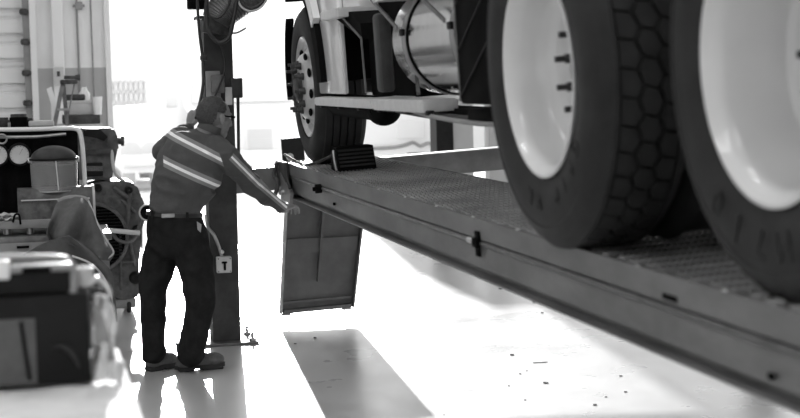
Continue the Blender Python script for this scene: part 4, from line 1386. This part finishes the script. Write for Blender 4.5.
for k_, (px, py) in enumerate(((19.5, 154.5), (-2.5, 155))):
    g_ = S(px, py, -.02)
    gg = MB().lathe([(-.03, .066), (.004, .072), (.018, .066), (.018, .058)], g_, (0, -1, 0), 36); gg = gg.build('gauge', M['black_metal'], sc)
    MB().lathe([(.012, 0), (.012, .057)], g_, (0, -1, 0), 36).build('gauge_face', M['light'], gg)
    b = MB()
    for q in range(14):
        t = R(-40 + q * 20); b.bar(g_ + Vector((math.cos(t) * .048, -.0135, math.sin(t) * .048)), g_ + Vector((math.cos(t) * .054, -.0135, math.sin(t) * .054)), .003, .002)
    b.bar(g_ + Vector((0, -.014, 0)), g_ + Vector((.02, -.014, .036)), .003, .002)
    b.build('dial_marks', M['mid'], gg, smooth=0)
g_ = S(2, 139, -.03); MB().tube([g_ + Vector((math.cos(t) * .028, 0, math.sin(t) * .028)) for t in [2 * PI * q / 16 for q in range(16)]], .006, 8, closed=True).build('hanging_ring', M['steel'], sc)

# face shield on the box
YF2 = YB2 + .13
def F(px, py, dy=0.0): return atY(px, py, YF2 + dy)
a, c = F(31, 188), F(77.5, 162)
cx, hw = (a.x + c.x) / 2, (c.x - a.x) / 2
fs = thing('face_shield', 'clear face shield with a dark dome crown, resting on the steel box', 'face shield', (cx, YF2, a.z))
zl, zm, zt2 = F(50, 191).z, F(50, 159).z, F(50, 145.5).z
def vis(u, v):
    t = PI * (1.0 + u)
    k = 1 - .04 * (1 - v)
    return (cx + hw * k * math.cos(t), YF2 + .11 * math.sin(t), zl + (zm - zl) * v)
MB().grid(vis, 32, 6).build('visor', M['glass_clear'], fs, solid=.003)
b = MB().tube([vis(i / 32, 0) for i in range(33)], .005, 8); b.build('lower_trim', M['steel'], fs)
b = MB().tube([Vector(vis(i / 32, 1)) + Vector((0, -.003, 0)) for i in range(33)], .008, 8); b.build('brow_band', M['black_metal'], fs)
secs = []
for i in range(8):
    t = i / 7 * PI / 2 * .96
    secs.append(((cx, YF2 + .0, zm + (zt2 - zm) * math.sin(t)), (hw * .98 * math.cos(t), 0, 0), (0, .115 * math.cos(t), 0)))
MB().loft(secs, 32).build('crown', M['post'], fs)
for sx in (-1, 1): MB().lathe([(-.01, 0), (-.01, .018), (.012, .016), (.012, 0)], (cx + sx * hw, YF2, zm - .005), (sx, 0, 0), 16).build('side_knob', M['bright_steel'], fs)
b = MB().tube([(cx + hw * .8 * math.cos(t), YF2 + .1 * math.sin(t), zm - .03) for t in [PI * 2 * q / 24 for q in range(24)]], .007, 8, closed=True); b.build('headband', M['dark'], fs)
MB().bar((cx + .01, YF2 - .112, zm), (cx + .02, YF2 - .112, zl + .01), .006, .003).build('pale_strip', M['light'], fs)

# crumpled papers and little parts on the left of the bench
random.seed(4)
for i, (px, py, sx, sy, lab) in enumerate(((4, 209, .11, .12, 'flattest crumpled pale paper at the far left end of the bench'), (12, 207, .09, .10, 'crumpled paper sheet nearest the steel box'), (1, 213, .10, .09, 'small crumpled paper piece at the bench edge'))):
    q = B(px, py, .03 + .10 * (i % 2)); q.z = zt + .012 + .012 * i
    def fp(u, v, q=q, sx=sx, sy=sy, i=i):
        x, y = (u - .5) * sx, (v - .5) * sy
        return (q.x + x, q.y + y, q.z + .016 * noise.noise(Vector((x * 30 + i * 9, y * 30, 0))))
    tag(MB().grid(fp, 12, 12).build('crumpled_paper', M['light'], solid=.002), lab, 'paper')

# draped work cloth over the right end of the bench
YC = YB2 - .28
def K(px, py, dy=0.0): return atY(px, py, YC + dy)
rows = [
    # (left x, y), (right x, y), depth bulge per row from crown to hem
    [(60, 201), (72, 197), (84, 199), (90, 204)],
    [(56, 205), (70, 206), (84, 207), (93, 212)],
    [(52, 216), (64, 220), (84, 222), (99, 226)],
    [(47, 230), (60, 236), (86, 238), (107, 240)],
    [(50, 240), (66, 242), (90, 248), (114, 252)],
    [(62, 246), (78, 247), (98, 258), (110, 261)],
]
def smoothgrid(rows, dyf, name, m, lab, cat, thick=.006, K=K, n=8):
    b = MB()
    R_, Cn = len(rows), len(rows[0])
    def cr(p, t):
        return .5 * ((2 * p[1]) + (p[2] - p[0]) * t + (2 * p[0] - 5 * p[1] + 4 * p[2] - p[3]) * t * t + (3 * p[1] - p[0] - 3 * p[2] + p[3]) * t ** 3)
    def f(u, v):
        i = min(int(u * (R_ - 1)), R_ - 2); tu = u * (R_ - 1) - i
        j = min(int(v * (Cn - 1)), Cn - 2); tv = v * (Cn - 1) - j
        def rowpt(ii):
            ii = max(0, min(R_ - 1, ii))
            ps = [Vector(rows[ii][max(0, min(Cn - 1, j + k))]) for k in (-1, 0, 1, 2)]
            return cr(ps, tv)
        q = cr([rowpt(i - 1), rowpt(i), rowpt(i + 1), rowpt(i + 2)], tu)
        return K(q.x, q.y, dyf(u, v))
    b.grid(f, n * (R_ - 1), n * (Cn - 1))
    o = b.build(name, m, None, solid=thick, smooth=60)
    return tag(o, lab, cat) if lab else o
smoothgrid(rows, lambda u, v: .25 * (1 - u) ** 2 - .10 * math.sin(PI * v) - .06 * math.sin(v * 14 + u * 4) * (.3 + u) + .03 * math.sin(u * 9 + v * 3), 'draped_jacket', M['canvas'],
           'dark grey jacket with a pale edge draped over a hump at the bench end', 'jacket')
e = [K(88, 200, .2), K(92, 209, .12), K(97, 222, .05), K(106, 239, 0), K(113.5, 252, -.0), K(108, 258, -.02)]
jk = C.objects['draped_jacket']
MB().tube(e, .0055, 8, smooth=True).build('pale_edge', M['light'], jk)
MB().tube([K(58, 202, .2), K(66, 198.5, .2), K(75, 197.5, .2), K(83, 198.5, .2), K(88, 201, .2)], .016, 8, smooth=True).build('pale_collar', M['rag'], jk)
rows2 = [
    [(24, 254), (44, 243), (66, 236), (72, 238)],
    [(26, 262), (50, 252), (74, 246), (84, 246)],
    [(40, 270), (66, 264), (86, 262), (98, 258)],
    [(60, 280), (84, 276), (100, 276), (111, 272)],
    [(96, 292), (104, 290), (109, 288), (114, 290)],
    [(108, 302), (110, 302), (112, 304), (117, 322)],
]
smoothgrid(rows2, lambda u, v: -.16 - .05 * math.sin(v * 9) + .04 * u, 'work_cloth', M['canvas'], 'dark cloth spread below the draped jacket, its tail hanging off the bench corner', 'cloth')
wc = C.objects['work_cloth']
MB().tube([K(72, 256, -.24), K(88, 262, -.24), (K(98, 270, -.22)), K(105, 280, -.2), K(110, 292, -.18), K(114, 305, -.15), K(117, 322, -.13)], .006, 8, smooth=True).build('pale_hem', M['light'], wc)
# box the jacket hangs over
a, c = K(58, 205, .0), K(90, 252, .0)
tag(MB().prism([Vector((x, YC + .16, z)) for x, z in ((a.x, c.z - .1), (a.x + .02, a.z - .05), (a.x + .06, a.z - .02), (c.x - .08, a.z - .02), (c.x, c.z - .1))], (0, .13, 0)).build('parts_crate', M['mid'], smooth=0), 'grey crate hidden beneath the draped jacket', 'crate')

# far bench against the two-tone wall: ladder, white carton, odds and ends
sF = 112.0
YFb = W(80, 120, sF).y
def G(px, py, dy=0.0): return atY(px, py, YFb + dy)
fb = thing('parts_rack', 'dark steel rack by the two-tone wall, loaded with a white carton', 'rack', (G(80, 120).x, YFb, 0))
a, c = G(63, 115.5), G(100.5, 123.5)
zt3 = a.z
MB().span((a.x, YFb, c.z), (c.x, YFb + .5, a.z), bev=.01).build('tray', M['dark'], fb)
MB().span((G(56, 125).x, YFb + .01, c.z - .035), (c.x + .02, YFb + .5, c.z - .002)).build('pale_rail', M['light'], fb, smooth=0)
MB().span((G(56, 125).x, YFb, c.z - .12), (c.x, YFb + .5, c.z - .037)).build('lower_tray', M['mid'], fb, smooth=0)
for x in (a.x + .03, c.x - .03):
    for y in (YFb + .05, YFb + .45): MB().span((x - .02, y - .02, 0), (x + .02, y + .02, c.z - .1)).build('leg', M['mid'], fb, smooth=0)
a, c = G(66, 101.5), G(98, 115)
t = thing('white_carton', 'white carton standing on the dark steel rack', 'carton', ((a.x + c.x) / 2, YFb + .2, zt3))
MB().span((a.x, YFb + .06, zt3 + .001), (c.x, YFb + .4, a.z), bev=.01).build('carton', M['light'], t)
MB().span((a.x - .01, YFb + .05, a.z - .02), (c.x + .01, YFb + .41, a.z + .004), bev=.004).build('lid', M['light'], t)
a2 = G(82, 99)
tag(MB().lathe([(0, 0), (0, .045), (.06, .05), (.09, .03), (.12, .02), (.12, 0)], (a2.x + .03, YFb + .2, a.z + .005), (0, 0, 1), 20).build('white_bottle', M['white'], smooth=40), 'small white bottle on top of the carton', 'bottle')
a2 = G(75, 98); tag(MB().box((a2.x, YFb + .2, a.z + .035), (.19, .12, .055), bev=.012).build('dark_case', M['dark']), 'small dark case lying on the white carton', 'case')
b_ = thing('stacked_cup', 'tall white cup standing on the rack, right of the carton', 'cup', (G(99.5, 110).x, YFb + .1, zt3))
MB().lathe([(0.001, 0), (0, .035), (.16, .045), (.16, .04), (.01, .03), (.01, 0)], (G(100, 110).x - .02, YFb + .03, zt3), (0, 0, 1), 20).build('cup', M['white'], b_)
# step ladder
lad = thing('step_ladder', 'dark narrow step ladder leaning up in front of the white carton', 'step ladder', (G(62, 120).x, YFb - .1, 0))
T_ = G(63, 82, -.18)
for (px, dy) in ((54, -.34), (67.5, .02 - .18)):
    bt = G(px, 128, dy)
    d = (bt - T_)
    foot = T_ + d * ((T_.z - .01) / (T_.z - bt.z))
    MB().bar(T_ + Vector((.0, 0, 0)), foot, .035, .05).build('rail', M['mid'], lad)
    if px == 54:
        for q in range(1, 7):
            pp = T_.lerp(foot, q / 7); MB().box(pp + Vector((.05, 0, 0)), (.11, .09, .02)).build('tread', M['grey'], lad, smooth=0)
        MB().bar(T_ + Vector((.10, 0, 0)), foot + Vector((.10, 0, 0)), .012, .03).build('rail', M['mid'], lad)
MB().box(T_ + Vector((.05, 0, 0)), (.15, .14, .04), bev=.01).build('top_cap', M['dark'], lad)
p = G(80, 86, -.15); b = MB().bar(G(64, 77.5, -.18), G(76, 77.5, -.18), .04, .03).cone(G(75, 77.5, -.18), G(80, 77.5, -.18), .022, .03, n=14)
g = b.build('drill_gun', M['dark']); tag(g, 'dark hand tool lying level on top of the step ladder', 'tool'); 
# pale chair/board
p0, p1 = G(49, 88, .15), G(57, 118, .15)
b = MB().prism([G(46.5, 89, .15), G(51.5, 86.5, .15), G(57, 104, .15), G(56.5, 122, .15), G(51.5, 122, .15), G(51, 104, .15)], (0, .06, 0))
o = b.build('bent_panel', M['white'], smooth=0); tag(o, 'bent white panel leaning behind the step ladder', 'panel')
pl = tag(MB().span((G(44, 124).x, YFb + .12, 0), (G(54.5, 124).x, YFb + .45, G(50, 122.5, .15).z)).build('pale_cabinet', M['grey'], smooth=0), 'narrow grey cabinet at the left end of the dark rack', 'cabinet')
# jars and small parts on top of the gauge board shelf
YT = YS2 + .45
def Q(px, py, dy=0.0): return atY(px, py, YT + dy)
a = Q(-30, 128.2)
sh = thing('top_shelf', 'dark shelf top with jars, behind the gauge board', 'shelf', (Q(10, 130).x, YT, 0))
zsh = Q(20, 127).z
MB().span((a.x, YT - .12, zsh - .03), (Q(56, 128).x, YT + .25, zsh)).build('shelf_top', M['mid'], sh, smooth=0)
for x in (a.x + .03, Q(54, 128).x - .02):
    for y in (YT - .08, YT + .2): MB().span((x - .018, y - .018, 0), (x + .018, y + .018, zsh - .03)).build('leg', M['mid'], sh, smooth=0)
zq = zsh
jars = [(2, 117.5, .045, 'dark', 'dark squat jar at the left end of the shelf behind the gauge board'), (9, 121, .03, 'steel', 'small steel pot between the squat jar and the big black jar'), (18.5, 114, .058, 'black', 'biggest black lidded jar on the shelf behind the gauge board'), (28.5, 118, .03, 'black_metal', 'small dark tin just right of the biggest black jar')]
for px, py, r, m_, lab in jars:
    p = Q(px, py); h = p.z - zq
    t = thing('jar', lab, 'jar', (p.x, YT, zq))
    MB().lathe([(0, 0), (0, r * .95), (h * .1, r), (h * .72, r), (h * .80, r * .8), (h * .80, 0)], (p.x, YT, zq), (0, 0, 1), 24).build('jar_body', M[m_], t)
    MB().lathe([(h * .78, 0), (h * .78, r * .88), (h, r * .86), (h, 0)], (p.x, YT, zq), (0, 0, 1), 24).build('lid', M['dark'], t)
p = Q(38, 122); tag(MB().box((p.x + .02, YT, zq + .02), (.16, .12, .038), bev=.01).build('folded_paper', M['light']), 'pale folded paper stack at the right of the jars', 'paper')

# ------------------------------------------------------------------ foreground bench, out of focus
sN = 430.0
YN = W(50, 330, sN).y
def N_(px, py, dy=0.0): return atY(px, py, YN + dy)
ztN = N_(40, 391).z
nb = thing('front_bench', 'pale cloth-covered bench in the near left corner', 'work bench', (N_(20, 400).x, YN - .2, 0))
xr = N_(118, 400).x
xl = N_(-60, 400).x
MB().span((xl, YN - .40, ztN - .05), (xr - .02, YN + .48, ztN - .012)).build('bench_top', M['grey'], nb, smooth=0)
MB().span((xl, YN - .34, .02), (xr - .06, YN + .44, ztN - .05)).build('cabinet', M['black'], nb, smooth=0)
a = N_(112, 400)
def cl(u, v):
    x = xl + (xr + .06 - xl) * u
    y = YN - .42 + .92 * v
    z = ztN + .0 + .006 * noise.noise(Vector((x * 9, y * 9, 0)))
    over = max(0, (u - .93) / .07)
    z -= over ** 1.6 * .16 + .02 * over * math.sin(v * 22)
    return (x - over * .025, y, z)
cloth = tag(MB().grid(cl, 60, 40).build('bench_cloth', M['white_cloth'], solid=.008), 'white cloth spread over the near bench and drooping at its right end', 'cloth')
# black tool case, lower and upper
a, c = N_(-50, 300), N_(92, 390)
cs = thing('tool_case', 'large black tool case on the near bench, lowest of the pile', 'tool case', ((a.x + c.x) / 2, YN + .1, ztN + .01))
MB().span((a.x, YN, ztN + .012), (c.x, YN + .26, a.z), bev=.008).build('case_body', M['case'], cs)
MB().span((N_(-30, 320).x, YN - .006, N_(0, 386).z), (N_(35, 320).x, YN + .004, N_(0, 320).z), bev=.002).build('grey_front_panel', M['canvas'], cs)
b = MB().bar(N_(21, 322, -.01), N_(30, 380, -.01), .008, .006); b.build('dark_strap', M['black'], cs)
b = MB().tube([N_(52, 348, -.008), N_(60, 346, -.008), N_(69, 350, -.008), (N_(75, 358, -.008)), N_(79, 368, -.008)], [.003, .006, .009, .006, .003], 8, smooth=True); b.build('pale_emblem', M['belt'], cs)
zc = a.z
a2, c2 = N_(-50, 268), N_(71, 300)
uc = thing('upper_case', 'smaller black case with a pale grey rounded lid, on top of the large one', 'tool case', ((a2.x + c2.x) / 2, YN + .1, zc + .002))
MB().span((a2.x, YN + .01, zc + .003), (c2.x, YN + .13, a2.z), bev=.006).build('case_body', M['case'], uc)
l0, l1 = N_(-50, 263), N_(77, 277)
MB().span((l0.x, YN - .005, a2.z - .02), (l1.x - .01, YN + .14, N_(0, 266).z), bev=.012).build('pale_lid', M['case_lid'], uc)
MB().tube([N_(-40, 259, .05), N_(15, 258.5, .05), N_(52, 258.5, .05), N_(66, 260, .05), N_(72, 267, .04), N_(72.5, 275, .03), N_(73, 298, .02)], .010, 12, smooth=True).build('pale_trim', M['case_lid'], uc)
MB().span(N_(22, 268, -.012), N_(51, 272, .0), bev=.002).build('handle_slot', M['black'], uc)
MB().span(N_(-30, 262, -.012), N_(10, 279, .0), bev=.004).build('white_latch', M['white'], uc)
# translucent tub, chrome ring, rags
p = N_(84, 300, .12); z0 = zc + .002
tb = thing('plastic_tub', 'pale milky tub standing right of the lidded case', 'tub', (p.x, p.y, z0))
hh = N_(84, 267, .12).z - z0
MB().lathe([(0, 0), (0, .022), (hh, .026), (hh, .022), (.01, .018), (.01, 0)], (p.x, p.y, z0), (0, 0, 1), 24).build('tub', M['light'], tb)
b = MB().tube([N_(92, 281, .16), N_(97, 279, .16), N_(105, 285, .16), N_(109, 293, .16), N_(106, 300, .16)], [.007, .009, .009, .008, .006], 10, smooth=True)
tag(b.build('chrome_ring', M['bright_steel']), 'shiny curved metal hook beside the milky tub', 'hook')
p = N_(100, 296, .18); tag(MB().ball(p, (.022, .03, .022)).build('black_knob', M['black']), 'black round knob inside the shiny hook', 'knob')
rows3 = [
    [(93, 296), (98, 294), (106, 297), (112, 306)],
    [(92, 312), (99, 308), (108, 312), (116, 325)],
    [(92, 335), (98, 330), (109, 336), (113, 345)],
    [(92, 358), (100, 350), (112, 358), (118, 364)],
    [(90, 372), (100, 366), (114, 364), (124, 362)],
    [(88, 384), (100, 380), (116, 380), (121, 384)],
]
KN = lambda x, y, dy=0: atY(x, y, YN + .06 + dy)
smoothgrid(rows3, lambda u, v: -.05 * math.sin(PI * v) + .025 * math.sin(v * 16 + u * 7) + .02 * math.sin(u * 13), 'rag_pile', M['white_cloth'], 'crumpled pale rag slumped against the right side of the black case', 'rag', thick=.005, K=KN)
rows4 = [
    [(92, 308), (96, 304), (100, 310), (103, 322)],
    [(95, 326), (101, 322), (107, 330), (108, 340)],
    [(97, 346), (104, 342), (110, 346), (112, 352)],
]
smoothgrid(rows4, lambda u, v: -.10 - .03 * math.sin(PI * v), 'grey_rag', M['rag'], 'smaller grey rag lying over the crumpled pale rag', 'rag', thick=.004, K=KN)
# pale pole leaning at the bench end
q0, q1 = N_(117, 392, .25), N_(150, 440, .25)
p1 = N_(131, 392, .3)
b = MB().bar(N_(124, 396, .2), N_(152, 470, .2), .012, .05); tag(b.build('leaning_board', M['light'], smooth=0), 'pale board edge slanting down at the right end of the near bench', 'board')

# ------------------------------------------------------------------ grit and chips on the floor
chips = [(512, 355, .022, 'largest dark chip, left of the white paper scrap'), (542, 313, .016, 'dark chip farthest up the floor right of the ramp shadow, under the runway'),
         (546, 383, .018, 'long dark chip straight below the white paper scrap'), (520, 374, .012, 'dark chip just below the largest chip'), (527, 371, .010, 'tiny dark chip between the largest chip and the long chip'),
         (509, 386, .010, 'tiny dark chip level with the long chip, to its left'), (525, 400, .010, 'dark chip below and left of the long chip'), (595, 405, .016, 'broad dark chip nearest the bottom edge, under the runway'),
         (606, 397, .010, 'small dark chip beside the broad bottom chip'), (621, 376, .012, 'highest chip of the right-hand cluster on the floor'), (626, 392, .012, 'rightmost dark chip of the right-hand cluster'),
         (402, 324, .010, 'lone dark speck right of the ramp shadow'), (444, 415, .010, 'lone dark speck at the bottom edge of the frame'), (500, 289, .020, 'dark lump on the floor close under the runway edge'),
         (295, 344, .012, 'dark speck in the left corner of the ramp shadow'), (315, 338, .016, 'flat dark speck at the top of the ramp shadow')]
b = MB(); random.seed(7)
def chip(px, py, r):
    c = ground(px, py); b = MB()
    n = 7; poly = []
    for k in range(n):
        a = 2 * PI * k / n; rr = r * random.uniform(.6, 1.1)
        poly.append(c + Vector((math.cos(a) * rr, math.sin(a) * rr * .9, .0)))
    b.prism(poly, (0, 0, r * .45)); return b
for px, py, r, m_ in chips:
    tag(chip(px, py, r * .8).build('floor_chip', M['dark'], smooth=0), m_, 'chip', 'dark grit chips on the floor')
c = ground(540, 362.5)
tag(MB().box(c + Vector((0, 0, .003)), (.085, .018, .005), Matrix.Rotation(R(-8), 3, 'Z'), bev=.001).build('paper_scrap', M['white']), 'thin white paper scrap among the floor chips', 'scrap')
